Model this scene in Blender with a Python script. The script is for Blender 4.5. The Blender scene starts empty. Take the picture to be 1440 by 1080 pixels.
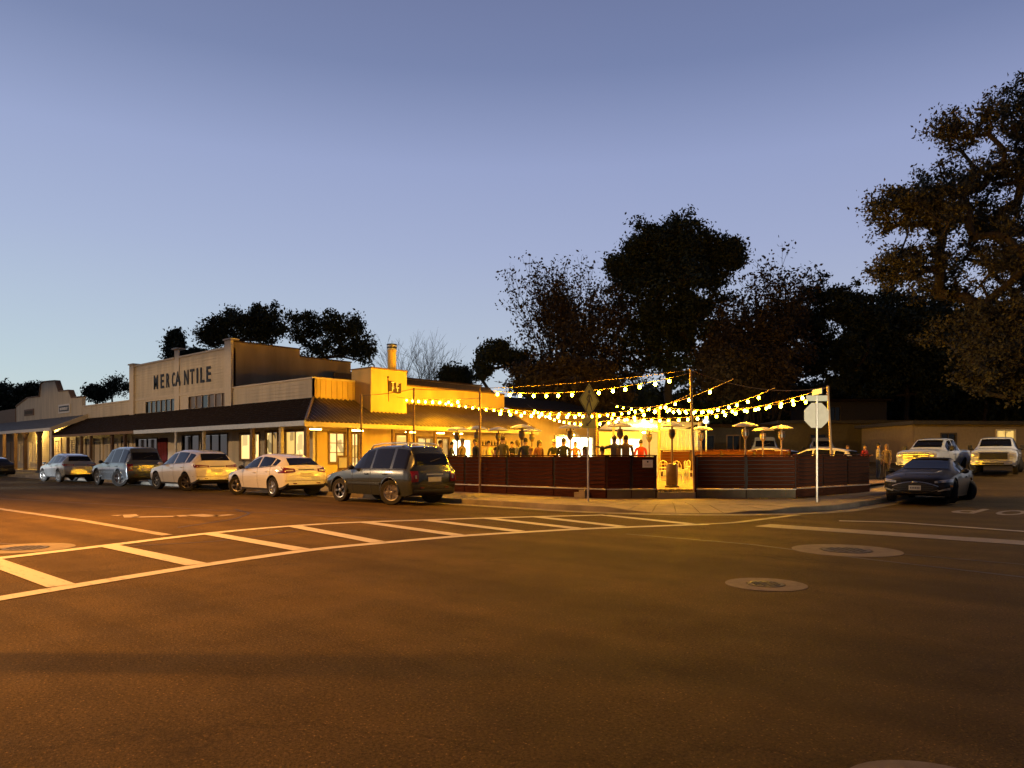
import bpy, bmesh, math, random
import numpy as np
from mathutils import Vector, Matrix, noise as mnoise
R = math.radians
SC = bpy.context.scene
COL = SC.collection
random.seed(7); np.random.seed(7)

# ------------------------------------------------------------------ camera
F, CX, HZ, EYE = 1050.0, 720.0, 642.0, 1.5      # focal length (px), centre column, horizon row, eye height
YAW = R(42.0)
FW = Vector((-math.sin(YAW), math.cos(YAW))); RT = Vector((math.cos(YAW), math.sin(YAW)))
cam = bpy.data.objects.new('camera', bpy.data.cameras.new('camera')); COL.objects.link(cam)
cam.location = (0, 0, EYE); cam.rotation_euler = (R(90), 0, YAW)
cam.data.sensor_width = 36; cam.data.lens = 36 * F / 1440; cam.data.shift_y = (HZ - 540) / 1440
cam.data.clip_end = 3000; cam.data.clip_start = .05
SC.camera = cam
# ------------------------------------------------------------------ sky (after sunset)
W = bpy.data.worlds.new('World'); SC.world = W; W.use_nodes = True
wn, wl = W.node_tree.nodes, W.node_tree.links
wn.clear()
sky = wn.new('ShaderNodeTexSky'); sky.sky_type = 'NISHITA'; sky.sun_disc = False
sky.sun_elevation = R(-3.0); sky.sun_rotation = R(-95); sky.altitude = 0       # the sun has set behind the far end of the street
sky.air_density = 1.0; sky.dust_density = .2; sky.ozone_density = 6.0
hs = wn.new('ShaderNodeVectorMath'); hs.operation = 'MULTIPLY'; hs.inputs[1].default_value = (3.6, 3.0, .45)
# high thin twilight air scatters evenly: brightness falls with height above the horizon only
geo = wn.new('ShaderNodeTexCoord'); sep = wn.new('ShaderNodeSeparateXYZ'); rp_ = wn.new('ShaderNodeValToRGB')
wl.new(geo.outputs['Generated'], sep.inputs[0]); wl.new(sep.outputs['Z'], rp_.inputs[0])
def lin(*c): return tuple((v/255/12.92 if v/255 <= .04045 else ((v/255+.055)/1.055)**2.4) for v in c)
el = rp_.color_ramp.elements
for i, (p_, c_) in enumerate([(0.0, (186, 198, 208)), (.12, (172, 184, 205)), (.26, (154, 166, 202)), (.36, (142, 155, 196)), (.46, (110, 125, 167)), (.54, (100, 113, 154)), (1.0, (40, 48, 76))]):
    e_ = el[i] if i < 2 else el.new(p_)
    e_.position = p_; e_.color = (*lin(*c_), 1)
el[1].position = .12
addn = wn.new('ShaderNodeVectorMath'); addn.operation = 'ADD'
bg = wn.new('ShaderNodeBackground'); bg.inputs['Strength'].default_value = 1.0
wo = wn.new('ShaderNodeOutputWorld')
wl.new(sky.outputs[0], hs.inputs[0]); wl.new(hs.outputs[0], addn.inputs[0]); wl.new(rp_.outputs[0], addn.inputs[1])
# the sky is brightest over the sunset, darker overhead and behind the viewer
dotn = wn.new('ShaderNodeVectorMath'); dotn.operation = 'DOT_PRODUCT'; gd = (FW*math.cos(R(12))-RT*math.sin(R(12))).normalized(); dotn.inputs[1].default_value = (gd.x, gd.y, 0)
wl.new(geo.outputs['Generated'], dotn.inputs[0])
fall = wn.new('ShaderNodeMapRange'); fall.interpolation_type = 'SMOOTHSTEP'; fall.inputs[1].default_value = -.45; fall.inputs[2].default_value = .72; fall.inputs[3].default_value = .18; fall.inputs[4].default_value = 1.0
wl.new(dotn.outputs['Value'], fall.inputs[0])
dim = wn.new('ShaderNodeVectorMath'); dim.operation = 'SCALE'; wl.new(addn.outputs[0], dim.inputs[0]); wl.new(fall.outputs[0], dim.inputs['Scale'])
wl.new(dim.outputs[0], bg.inputs[0]); wl.new(bg.outputs[0], wo.inputs[0])
# ------------------------------------------------------------------ exposure, sampling
SC.view_settings.view_transform = 'Standard'; SC.view_settings.look = 'None'
SC.view_settings.exposure = 0.0; SC.view_settings.gamma = 1; SC.view_settings.use_curve_mapping = False
SC.render.engine = 'CYCLES'
SC.cycles.use_denoising = True
try: SC.cycles.denoiser = 'OPENIMAGEDENOISE'
except Exception: pass
SC.cycles.max_bounces = 6; SC.cycles.diffuse_bounces = 3; SC.cycles.glossy_bounces = 3
SC.cycles.transmission_bounces = 4; SC.cycles.sample_clamp_indirect = 4
SC.cycles.use_light_tree = True; SC.cycles.caustics_reflective = False; SC.cycles.caustics_refractive = False

# ------------------------------------------------------------------ pixel -> place
def ray(px):
    a = (px - CX) / F
    return FW + RT * a
def at_y(px, y):                    # point where that column meets the plane y = const -> x, depth
    r = ray(px); z = y / r.y
    return r.x * z, z
def at_x(px, x):
    r = ray(px); z = x / r.x
    return r.y * z, z
def at_z(px, z):
    r = ray(px); return r.x * z, r.y * z
def hgt(py, z): return EYE + (HZ - py) * z / F
def gnd(px, py, h=0.0):
    z = (EYE - h) * F / (py - HZ); r = ray(px)
    return r.x * z, r.y * z
def pt(px, py, z):
    r = ray(px); return Vector((r.x * z, r.y * z, hgt(py, z)))
def g(x, y):                        # the ground climbs gently up the side street
    if y < 26: return 0.0
    t = min(y, 90) - 26
    return .033 * t * t / (t + 3)

# ------------------------------------------------------------------ materials
MATS = {}
def nodes_of(name):
    m = bpy.data.materials.new(name); m.use_nodes = True
    nt = m.node_tree; b = nt.nodes['Principled BSDF']
    return m, nt, b
def mat(name, col, rough=.6, metal=0.0, vary=.15, scale=6.0, bump=0.0, bscale=40.0, stretch=None, coat=0.0, spec=None, trans=0.0):
    """plain procedural material: base colour broken up by two noises, optional relief"""
    if name in MATS: return MATS[name]
    m, nt, b = nodes_of(name); N, L = nt.nodes, nt.links
    tc = N.new('ShaderNodeTexCoord'); mp = N.new('ShaderNodeMapping')
    L.new(tc.outputs['Object'], mp.inputs[0])
    if stretch: mp.inputs['Scale'].default_value = stretch
    n1 = N.new('ShaderNodeTexNoise'); n1.inputs['Scale'].default_value = scale; n1.inputs['Detail'].default_value = 5
    L.new(mp.outputs[0], n1.inputs['Vector'])
    rp = N.new('ShaderNodeValToRGB')
    c = Vector(col[:3])
    rp.color_ramp.elements[0].position = .3; rp.color_ramp.elements[1].position = .72
    rp.color_ramp.elements[0].color = (*(c * (1 - vary)), 1); rp.color_ramp.elements[1].color = (*(c * (1 + vary)), 1)
    L.new(n1.outputs['Fac'], rp.inputs[0]); L.new(rp.outputs[0], b.inputs['Base Color'])
    b.inputs['Roughness'].default_value = rough; b.inputs['Metallic'].default_value = metal
    if coat: b.inputs['Coat Weight'].default_value = coat; b.inputs['Coat Roughness'].default_value = .06
    if spec is not None: b.inputs['Specular IOR Level'].default_value = spec
    if trans: b.inputs['Transmission Weight'].default_value = trans
    if bump:
        n2 = N.new('ShaderNodeTexNoise'); n2.inputs['Scale'].default_value = bscale; n2.inputs['Detail'].default_value = 4
        L.new(mp.outputs[0], n2.inputs['Vector'])
        bp = N.new('ShaderNodeBump'); bp.inputs['Strength'].default_value = bump; bp.inputs['Distance'].default_value = .02
        L.new(n2.outputs['Fac'], bp.inputs['Height']); L.new(bp.outputs[0], b.inputs['Normal'])
    MATS[name] = m; return m
def emit(name, col, strength):
    if name in MATS: return MATS[name]
    m, nt, b = nodes_of(name)
    b.inputs['Base Color'].default_value = (.02, .02, .02, 1)
    b.inputs['Emission Color'].default_value = (*col, 1); b.inputs['Emission Strength'].default_value = strength
    MATS[name] = m; return m
def lit_room(name, col, strength, scale=3.0):
    """a lit room seen through a window: uneven, with darker shapes of shelves and fittings"""
    if name in MATS: return MATS[name]
    m, nt, b = nodes_of(name); N, L = nt.nodes, nt.links
    tc = N.new('ShaderNodeTexCoord'); v = N.new('ShaderNodeTexVoronoi'); v.inputs['Scale'].default_value = scale
    v.distance = 'CHEBYCHEV'
    mp = N.new('ShaderNodeMapping'); mp.inputs['Scale'].default_value = (1, 1, .6)
    L.new(tc.outputs['Object'], mp.inputs[0]); L.new(mp.outputs[0], v.inputs['Vector'])
    rp = N.new('ShaderNodeValToRGB'); e = rp.color_ramp.elements
    c = Vector(col)
    e[0].position = .12; e[0].color = (*(c * .18), 1); e[1].position = .42; e[1].color = (*c, 1)
    L.new(v.outputs['Color'], rp.inputs[0]); L.new(rp.outputs[0], b.inputs['Emission Color'])
    b.inputs['Emission Strength'].default_value = strength; b.inputs['Base Color'].default_value = (.03, .025, .02, 1)
    b.inputs['Roughness'].default_value = .1
    MATS[name] = m; return m

def asphalt():
    m, nt, b = nodes_of('asphalt'); N, L = nt.nodes, nt.links
    tc = N.new('ShaderNodeTexCoord')
    def noise(s, d=4, r=.6):
        n = N.new('ShaderNodeTexNoise'); n.inputs['Scale'].default_value = s; n.inputs['Detail'].default_value = d
        n.inputs['Roughness'].default_value = r; L.new(tc.outputs['Object'], n.inputs['Vector']); return n
    def ramp(src, p0, c0, p1, c1):
        r = N.new('ShaderNodeValToRGB'); e = r.color_ramp.elements
        e[0].position = p0; e[0].color = (*c0, 1); e[1].position = p1; e[1].color = (*c1, 1)
        L.new(src, r.inputs[0]); return r
    def mul(a, b_, f=1.0, t='MULTIPLY'):
        x = N.new('ShaderNodeMix'); x.data_type = 'RGBA'; x.blend_type = t; x.inputs[0].default_value = f
        L.new(a, x.inputs[6]); L.new(b_, x.inputs[7]); return x.outputs[2]
    big = ramp(noise(.16, 5).outputs['Fac'], .3, (.058, .038, .011), .7, (.098, .065, .020))
    # wheel-polished lanes and oil along the street
    mp = N.new('ShaderNodeMapping'); mp.inputs['Scale'].default_value = (.05, .9, 1); L.new(tc.outputs['Object'], mp.inputs[0])
    ln = N.new('ShaderNodeTexNoise'); ln.inputs['Scale'].default_value = 1.0; ln.inputs['Detail'].default_value = 3; L.new(mp.outputs[0], ln.inputs['Vector'])
    lane = ramp(ln.outputs['Fac'], .35, (.72, .70, .68), .65, (1.12, 1.1, 1.08))
    grit = ramp(noise(46, 4, .85).outputs['Fac'], .32, (.35, .35, .35), .72, (1.9, 1.85, 1.8))
    mid = ramp(noise(1.3, 6, .7).outputs['Fac'], .3, (.78, .78, .78), .7, (1.15, 1.15, 1.15))
    c = mul(mul(mul(big.outputs[0], lane.outputs[0]), grit.outputs[0]), mid.outputs[0])
    sp = N.new('ShaderNodeTexVoronoi'); sp.inputs['Scale'].default_value = 30; L.new(tc.outputs['Object'], sp.inputs['Vector'])
    spr = ramp(sp.outputs['Distance'], .10, (2.6, 2.5, 2.3), .22, (1, 1, 1)); c = mul(c, spr.outputs[0])
    # cracks sealed with tar
    v = N.new('ShaderNodeTexVoronoi'); v.feature = 'DISTANCE_TO_EDGE'; v.inputs['Scale'].default_value = .13
    wv = N.new('ShaderNodeMix'); wv.data_type = 'VECTOR'; wv.inputs[0].default_value = .12
    L.new(tc.outputs['Object'], wv.inputs[4]); L.new(noise(.9, 5).outputs['Color'], wv.inputs[5]); 
    sc_ = N.new('ShaderNodeVectorMath'); sc_.operation = 'MULTIPLY_ADD'; sc_.inputs[1].default_value = (2.2, 2.2, 0)
    L.new(noise(.7, 6).outputs['Color'], sc_.inputs[0]); L.new(tc.outputs['Object'], sc_.inputs[2])
    L.new(sc_.outputs[0], v.inputs['Vector'])
    cr = ramp(v.outputs['Distance'], .0, (.72, .72, .72), .004, (1, 1, 1))
    c = mul(c, cr.outputs[0])
    L.new(c, b.inputs['Base Color'])
    rr = N.new('ShaderNodeMapRange'); rr.inputs[3].default_value = .75; rr.inputs[4].default_value = .98
    L.new(noise(1.7, 5).outputs['Fac'], rr.inputs[0]); L.new(rr.outputs[0], b.inputs['Roughness'])
    b.inputs['Specular IOR Level'].default_value = .12
    bp = N.new('ShaderNodeBump'); bp.inputs['Strength'].default_value = .9; bp.inputs['Distance'].default_value = .02
    add = N.new('ShaderNodeMath'); add.operation = 'ADD'
    L.new(noise(70, 3, .75).outputs['Fac'], add.inputs[0]); L.new(noise(22, 3, .7).outputs['Fac'], add.inputs[1])
    L.new(add.outputs[0], bp.inputs['Height']); L.new(bp.outputs[0], b.inputs['Normal'])
    MATS['asphalt'] = m; return m
def worn_paint(name, col, wear=.5):
    m, nt, b = nodes_of(name); N, L = nt.nodes, nt.links
    tc = N.new('ShaderNodeTexCoord')
    mpp = N.new('ShaderNodeMapping'); mpp.inputs['Scale'].default_value = (.45, 1.6, 1); L.new(tc.outputs['Object'], mpp.inputs[0])
    n = N.new('ShaderNodeTexNoise'); n.inputs['Scale'].default_value = 4; n.inputs['Detail'].default_value = 10; n.inputs['Roughness'].default_value = .8
    L.new(mpp.outputs[0], n.inputs['Vector'])
    r = N.new('ShaderNodeValToRGB'); e = r.color_ramp.elements
    e[0].position = wear - .12; e[0].color = (.09, .08, .07, 1); e[1].position = wear + .06; e[1].color = (*col, 1)
    L.new(n.outputs['Fac'], r.inputs[0]); L.new(r.outputs[0], b.inputs['Base Color'])
    b.inputs['Roughness'].default_value = .7
    MATS[name] = m; return m
asphalt()
worn_paint('road_paint', (.40, .37, .33), .41)
worn_paint('old_paint', (.24, .20, .15), .47)
mat('concrete', (.28, .23, .16), .85, vary=.22, scale=2.2, bump=.3, bscale=60)
mat('base_concrete', (.11, .09, .06), .9, vary=.3, scale=2)
mat('kerb_concrete', (.20, .17, .13), .85, vary=.35, scale=1.6, bump=.3, bscale=50)
mat('collar', (.135, .11, .08), .85, vary=.25, scale=5, bump=.4, bscale=60)
mat('iron', (.05, .045, .04), .55, .6, vary=.3, scale=20, bump=.4, bscale=90)
mat('dirt', (.06, .05, .04), .95, vary=.4, scale=.7, bump=.3)
mat('cream_siding', (.60, .52, .38), .7, vary=.17, scale=1.4, stretch=(1.6, 1.6, .22), bump=.06, bscale=30)
mat('cream_trim', (.64, .55, .41), .6, vary=.06)
mat('ochre_stucco', (.68, .49, .19), .85, vary=.15, scale=1.0, stretch=(1, 1.5, .35), bump=.25, bscale=70)
mat('tan_stucco', (.34, .25, .15), .9, vary=.26, scale=.8, stretch=(1, 1.4, .3), bump=.3, bscale=50)
mat('brown_parapet', (.10, .06, .035), .8, vary=.2)
mat('shingle', (.030, .018, .010), 1.0, vary=.45, scale=9, bump=.5, bscale=30, spec=.1)
mat('metal_roof', (.16, .12, .09), .42, .55, vary=.18, scale=2.5)
mat('grey_roof', (.12, .115, .11), .7, vary=.2)
mat('fascia_wood', (.55, .47, .34), .7, vary=.14, scale=2, stretch=(.3, .3, 3))
mat('gutter', (.55, .55, .52), .4, .3, vary=.1)
mat('post_wood', (.13, .075, .04), .75, vary=.25, scale=7, stretch=(1, 1, .15))
mat('trim_brown', (.20, .12, .06), .7, vary=.2)
mat('glass_dark', (.012, .013, .015), .06, vary=.0, spec=.6)
mat('frame_dark', (.05, .035, .025), .6)
mat('sign_black', (.012, .012, .012), .6, vary=.1)
mat('sign_maroon', (.05, .008, .01), .6, vary=.1)
mat('white_paint', (.78, .76, .72), .6, vary=.05)
mat('glass_tan_reflection', (.16, .11, .06), .35, vary=.25, scale=2)  # tan base colour stands in for street light reflected in the panes
mat('bronze', (.16, .10, .06), .42, .6, vary=.15)
mat('fence_wood', (.054, .016, .007), .95, vary=.45, scale=3.2, stretch=(.6, .6, 6), bump=.15, bscale=26, spec=.12)
mat('steel', (.42, .41, .39), .38, .85, vary=.12)
mat('galv', (.55, .54, .52), .45, .6, vary=.12)
mat('deck', (.34, .22, .11), .75, vary=.2, scale=4, stretch=(.3, 4, 1))
mat('rust_pole', (.17, .10, .06), .6, .3, vary=.25)
mat('pale_pole', (.36, .24, .13), .6, .2, vary=.15)
mat('black_wire', (.01, .01, .01), .6)
mat('bark', (.055, .042, .03), .95, vary=.35, scale=8, bump=.6, bscale=18)
mat('leaf_oak', (.078, .070, .030), .7, vary=.5, scale=1.3)
mat('leaf_dark', (.03, .042, .016), .7, vary=.5, scale=1.2)
mat('leaf_dry', (.062, .044, .02), .75, vary=.5, scale=1.5)
mat('house_wall', (.09, .07, .04), .85, vary=.15)
mat('house_dark', (.045, .038, .032), .85, vary=.2)
mat('house_cream', (.24, .18, .11), .85, vary=.1)
mat('container', (.50, .53, .52), .6, .1, vary=.08)
mat('chair_paint', (.70, .64, .52), .5, vary=.08)
mat('red_cloth', (.13, .008, .010), .85, vary=.2)
# lamps of the place
WARM = (1.0, .52, .10)
emit('bulb', (1.0, .46, .006), 880)
emit('wall_bulb', (1.0, .56, .10), 3500)
emit('bulb_bright', (1.0, .48, .008), 1200)
emit('bulb_dim', (1.0, .43, .004), 580)
emit('tube_light', (1.0, .56, .10), 120)
emit('porch_light', (1.0, .60, .14), 1500)
emit('sodium', (1.0, .42, .09), 40)
emit('flood', (.80, .95, 1.0), 260)
emit('heater_glow', (1.0, .62, .2), 2.2)
lit_room('room_warm', (1.0, .66, .22), 1.5, 2.3)
lit_room('room_gold', (1.0, .58, .13), 1.1, 2.8)
lit_room('room_white', (1.0, .84, .48), 9.0, 2.0)
lit_room('room_dim', (1.0, .55, .15), .55, 2.5)
def M(n): return MATS[n]

# ------------------------------------------------------------------ mesh building
class MB:
    def __init__(s): s.v = []; s.f = []; s.mi = []; s.cur = 0
    def add(s, vs, fs):
        o = len(s.v); s.v += [tuple(p) for p in vs]
        for f in fs: s.f.append([i + o for i in f]); s.mi.append(s.cur)
        return s
    def box(s, c, d, rz=0, tilt=None):
        x, y, z = (k / 2 for k in d); cr, sr = math.cos(rz), math.sin(rz)
        vs = []
        for a, b_, e in ((-1,-1,-1),(1,-1,-1),(1,1,-1),(-1,1,-1),(-1,-1,1),(1,-1,1),(1,1,1),(-1,1,1)):
            p = Vector((a*x, b_*y, e*z))
            if tilt is not None: p = tilt @ p
            vs.append((c[0] + p.x*cr - p.y*sr, c[1] + p.x*sr + p.y*cr, c[2] + p.z))
        return s.add(vs, [(3,2,1,0),(4,5,6,7),(0,1,5,4),(1,2,6,5),(2,3,7,6),(3,0,4,7)])
    def span(s, x0, x1, y0, y1, z0, z1):
        return s.box(((x0+x1)/2, (y0+y1)/2, (z0+z1)/2), (abs(x1-x0), abs(y1-y0), abs(z1-z0)))
    def tube(s, pts, rad, n=8, cap=True):
        pts = [Vector(p) for p in pts]
        if not hasattr(rad, '__len__'): rad = [rad] * len(pts)
        up = Vector((0, 0, 1)); rings = []; o = len(s.v)
        ref = None
        for i, p in enumerate(pts):
            d = (pts[min(i+1, len(pts)-1)] - pts[max(i-1, 0)])
            d = d.normalized() if d.length > 1e-9 else up
            if ref is None:
                ref = d.orthogonal().normalized()
            ref = (ref - d * ref.dot(d))
            ref = ref.normalized() if ref.length > 1e-6 else d.orthogonal().normalized()
            b_ = d.cross(ref)
            for k in range(n):
                a = 2*math.pi*k/n
                s.v.append(tuple(p + (ref*math.cos(a) + b_*math.sin(a)) * rad[i]))
        for i in range(len(pts)-1):
            for k in range(n):
                a, b2 = o+i*n+k, o+i*n+(k+1) % n
                s.f.append([a, b2, b2+n, a+n]); s.mi.append(s.cur)
        if cap:
            s.f.append([o+k for k in range(n)][::-1]); s.mi.append(s.cur)
            s.f.append([o+(len(pts)-1)*n+k for k in range(n)]); s.mi.append(s.cur)
        return s
    def lathe(s, c, prof, n=16):
        o = len(s.v)
        for r, z in prof:
            for k in range(n):
                a = 2*math.pi*k/n; s.v.append((c[0]+r*math.cos(a), c[1]+r*math.sin(a), c[2]+z))
        for i in range(len(prof)-1):
            for k in range(n):
                a, b_ = o+i*n+k, o+i*n+(k+1) % n
                s.f.append([a, b_, b_+n, a+n]); s.mi.append(s.cur)
        s.f.append([o+k for k in range(n)][::-1]); s.mi.append(s.cur)
        s.f.append([o+(len(prof)-1)*n+k for k in range(n)]); s.mi.append(s.cur)
        return s
    def ball(s, c, r, n=10, m=6):
        if not hasattr(r, '__len__'): r = (r, r, r)
        o = len(s.v); s.v.append((c[0], c[1], c[2]-r[2]))
        for j in range(1, m):
            t = math.pi*j/m
            for k in range(n):
                a = 2*math.pi*k/n
                s.v.append((c[0]+r[0]*math.sin(t)*math.cos(a), c[1]+r[1]*math.sin(t)*math.sin(a), c[2]-r[2]*math.cos(t)))
        s.v.append((c[0], c[1], c[2]+r[2])); top = len(s.v)-1
        for k in range(n):
            s.f.append([o, o+1+(k+1) % n, o+1+k]); s.mi.append(s.cur)
            s.f.append([top, top-n+k, top-n+(k+1) % n]); s.mi.append(s.cur)
        for j in range(m-2):
            for k in range(n):
                a, b_ = o+1+j*n+k, o+1+j*n+(k+1) % n
                s.f.append([a, b_, b_+n, a+n]); s.mi.append(s.cur)
        return s
    def prism(s, poly, fn, d):
        """poly: 2-D outline; fn(u, v, w) -> 3-D; extruded w from 0 to d"""
        n = len(poly)
        vs = [fn(u, v, 0) for u, v in poly] + [fn(u, v, d) for u, v in poly]
        return s.add(vs, [list(range(n))[::-1], list(range(n, 2*n))] + [[i, (i+1) % n, n+(i+1) % n, n+i] for i in range(n)])
    def build(s, name, mats, parent=None, smooth=False, loc=None, fix=True):
        me = bpy.data.meshes.new(name); me.from_pydata(s.v, [], s.f)
        if not isinstance(mats, (list, tuple)): mats = [mats]
        for m in mats: me.materials.append(M(m) if isinstance(m, str) else m)
        me.polygons.foreach_set('material_index', s.mi)
        if fix:
            bm = bmesh.new(); bm.from_mesh(me); bmesh.ops.recalc_face_normals(bm, faces=bm.faces); bm.to_mesh(me); bm.free()
        if smooth:
            me.polygons.foreach_set('use_smooth', [True]*len(me.polygons))
            if smooth is not True: me.set_sharp_from_angle(angle=R(smooth))
        me.update()
        o = bpy.data.objects.new(name, me); COL.objects.link(o)
        if parent is not None: o.parent = parent
        if loc is not None: o.location = loc
        return o
def tag(o, label=None, cat=None, group=None, kind=None):
    if label: o['label'] = label
    if cat: o['category'] = cat
    if group: o['group'] = group
    if kind: o['kind'] = kind
    return o
def empty(name, loc=(0, 0, 0), rz=0, label=None, cat=None, group=None):
    o = bpy.data.objects.new(name, None); COL.objects.link(o); o.location = loc; o.rotation_euler = (0, 0, rz)
    o.empty_display_size = .2
    return tag(o, label, cat, group)
def copy_tree(o, parent=None, label=None):
    c = o.copy(); COL.objects.link(c); c.parent = parent
    if label: c['label'] = label
    for ch in [k for k in KIDS(o)]: copy_tree(ch, c)
    return c
def KIDS(o): return [k for k in bpy.data.objects if k.parent == o]
def text_mesh(txt, size, depth, bold=0.0):
    cu = bpy.data.curves.new('letter', 'FONT'); cu.body = txt; cu.size = size; cu.extrude = depth; cu.offset = bold
    cu.align_x = 'CENTER'; cu.align_y = 'CENTER'; cu.resolution_u = 3
    ob = bpy.data.objects.new('letter', cu); COL.objects.link(ob)
    dg = bpy.context.evaluated_depsgraph_get()
    me = bpy.data.meshes.new_from_object(ob.evaluated_get(dg)); bpy.data.objects.remove(ob)
    return me
def part_box(name, c, d, m, parent, bevel=0, rz=0):
    mb = MB().box((0, 0, 0), d); o = mb.build(name, m, parent, loc=c, fix=False); o.rotation_euler = (0, 0, rz)
    if bevel: bev(o, bevel)
    return o
def bev(o, w, seg=2):
    m = o.modifiers.new('bevel', 'BEVEL'); m.width = w; m.segments = seg; m.limit_method = 'ANGLE'; return o
# ================================================================== THE GROUND
def strip_mesh(xs, ys, zf, name, m, **k):
    mb = MB(); n = len(xs)
    vs = [(x, y, zf(x, y)) for y in ys for x in xs]
    fs = [(j*n+i, j*n+i+1, (j+1)*n+i+1, (j+1)*n+i) for j in range(len(ys)-1) for i in range(n-1)]
    mb.add(vs, fs); return mb.build(name, m, fix=False, smooth=True, **k)
fine = [26 + 1.0*i for i in range(66)]
gy = [-300, -60, -20, 0, 16, 20, 24] + fine + [110, 200, 500]
o = strip_mesh([-700, -200, -60, -20, 0, 20, 60, 300], gy, lambda x, y: g(x, y) - .03, 'ground', 'dirt'); tag(o, kind='structure')
KY, KX = 16.5, -7.2                     # kerb lines of the two streets
o = strip_mesh([-600, -100, -40, -7.2, 40, 120], [-16, 0, 19, 25.9], lambda x, y: 0.0, 'main_road', 'asphalt'); tag(o, kind='structure')
o = strip_mesh([-40, -30, -20, -8, 0, 9], [25.5] + fine, lambda x, y: g(x, y) + .004, 'side_road', 'asphalt'); tag(o, kind='structure')

# --- kerb line: along the street, round the corner (with its ramp), up the side street
def kerb_line():
    P = []
    x = -130.0
    while x < -13.2: P.append((x, KY, .15)); x += 1.6
    c = (-12.9, 22.2); r = 5.7
    for i in range(0, 15):
        a = -math.pi/2 + (math.pi/2) * i/14
        hh = .15 if i < 3 or i > 9 else (.02 if 4 <= i <= 7 else .08)
        P.append((c[0]+r*math.cos(a), c[1]+r*math.sin(a), hh))
    y = 23.6
    while y < 36: P.append((KX, y, .15)); y += 1.5
    return P
KL = kerb_line()
def nrm(i):                              # inward normal (away from the road)
    a, b_ = Vector(KL[max(i-1, 0)][:2]), Vector(KL[min(i+1, len(KL)-1)][:2])
    d = (b_-a).normalized(); return Vector((-d.y, d.x))
side = empty('sidewalk', (0, 0, 0)); tag(side, 'concrete pavement with kerb round the street corner', kind='structure')
kb = MB()
for i in range(len(KL)-1):
    q = []
    for j in (i, i+1):
        p, h, n = Vector(KL[j][:2]), KL[j][2], nrm(j); z0 = g(p.x, p.y)
        q.append([(p.x, p.y, z0-.05), (p.x+n.x*.02, p.y+n.y*.02, z0+h), (p.x+n.x*.17, p.y+n.y*.17, z0+h), (p.x+n.x*.17, p.y+n.y*.17, z0-.05)])
    kb.add(q[0]+q[1], [(0, 4, 5, 1), (1, 5, 6, 2)])
kb.build('kerb', 'kerb_concrete', side, smooth=30)
# concrete gutter apron along the kerb is part of the road surface
gb = MB()
for i in range(len(KL)-1):
    q = []
    for j in (i, i+1):
        p, n = Vector(KL[j][:2]), nrm(j); z0 = g(p.x, p.y)+.008
        q += [(p.x-n.x*.02, p.y-n.y*.02, z0), (p.x-n.x*.55, p.y-n.y*.55, z0)]
    gb.add(q, [(0, 1, 3, 2)])
gb.build('gutter_apron', 'kerb_concrete', side)
def slab(i, w0, w1, gap=.012):
    p, p2, n, n2 = Vector(KL[i][:2]), Vector(KL[i+1][:2]), nrm(i), nrm(i+1)
    d = (p2-p).normalized()*gap
    def top(pp, nn, w, h):
        q = pp + nn*w
        hh = h if w < .3 else (.15 if w > 1.25 else h + (.15-h)*(w-.17)/1.2)
        return Vector((q.x, q.y, g(q.x, q.y)+hh))
    A, B = top(p+d, n, w0+gap, KL[i][2]), top(p2-d, n2, w0+gap, KL[i+1][2])
    Cc, D = top(p2-d, n2, w1-gap, KL[i+1][2]), top(p+d, n, w1-gap, KL[i][2])
    mb = MB(); v = [A, B, Cc, D]; lo = [q - Vector((0, 0, .12)) for q in v]
    jit = random.uniform(-.004, .004)
    v = [q + Vector((0, 0, jit)) for q in v]
    mb.add(v+lo, [(0,1,2,3), (0,4,5,1), (1,5,6,2), (2,6,7,3), (3,7,4,0)])
    return mb.build('slab', 'concrete', side)
bs = MB()
for i in range(len(KL)-1):               # bedding under the joints
    q = []
    for j in (i, i+1):
        p, n = Vector(KL[j][:2]), nrm(j)
        for w in (.17, 3.4):
            e = p + n*w; q.append((e.x, e.y, g(e.x, e.y) + max(KL[j][2]-.03, 0.0) if w < 1 else g(e.x, e.y)+.12))
    bs.add(q, [(0, 2, 3, 1)])
bs.build('bedding', 'kerb_concrete', side)
for i in range(len(KL)-1):
    if KL[i][0] < -75: 
        continue
    arc = KL[i][0] > -13.3 and KL[i][1] < 22.5
    w = [.17, 1.4, 2.6] if arc else ([.17, 1.7, 3.3] if KL[i][1] < 17 else [.17, 1.9])
    for a, b_ in zip(w, w[1:]): slab(i, a, b_)
far = MB()
for i in range(len(KL)-1):
    if KL[i][0] < -75:
        far.span(KL[i][0]+.01, KL[i+1][0]-.01, KY+.18, 19.8, .03, .15)
far.build('far_paving', 'concrete', side)
# corner infill between slabs and deck
fl = MB()
poly = [(-13.6, 18.9), (-12.4, 18.8), (-10.4, 20.0), (-9.6, 22.4), (-9.6, 23.0), (-10.4, 23.2), (-13.9, 19.9)]
fl.prism(poly, lambda u, v, w: (u, v, .02+w), .125); fl.build('corner_slab', 'concrete', side)

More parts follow.
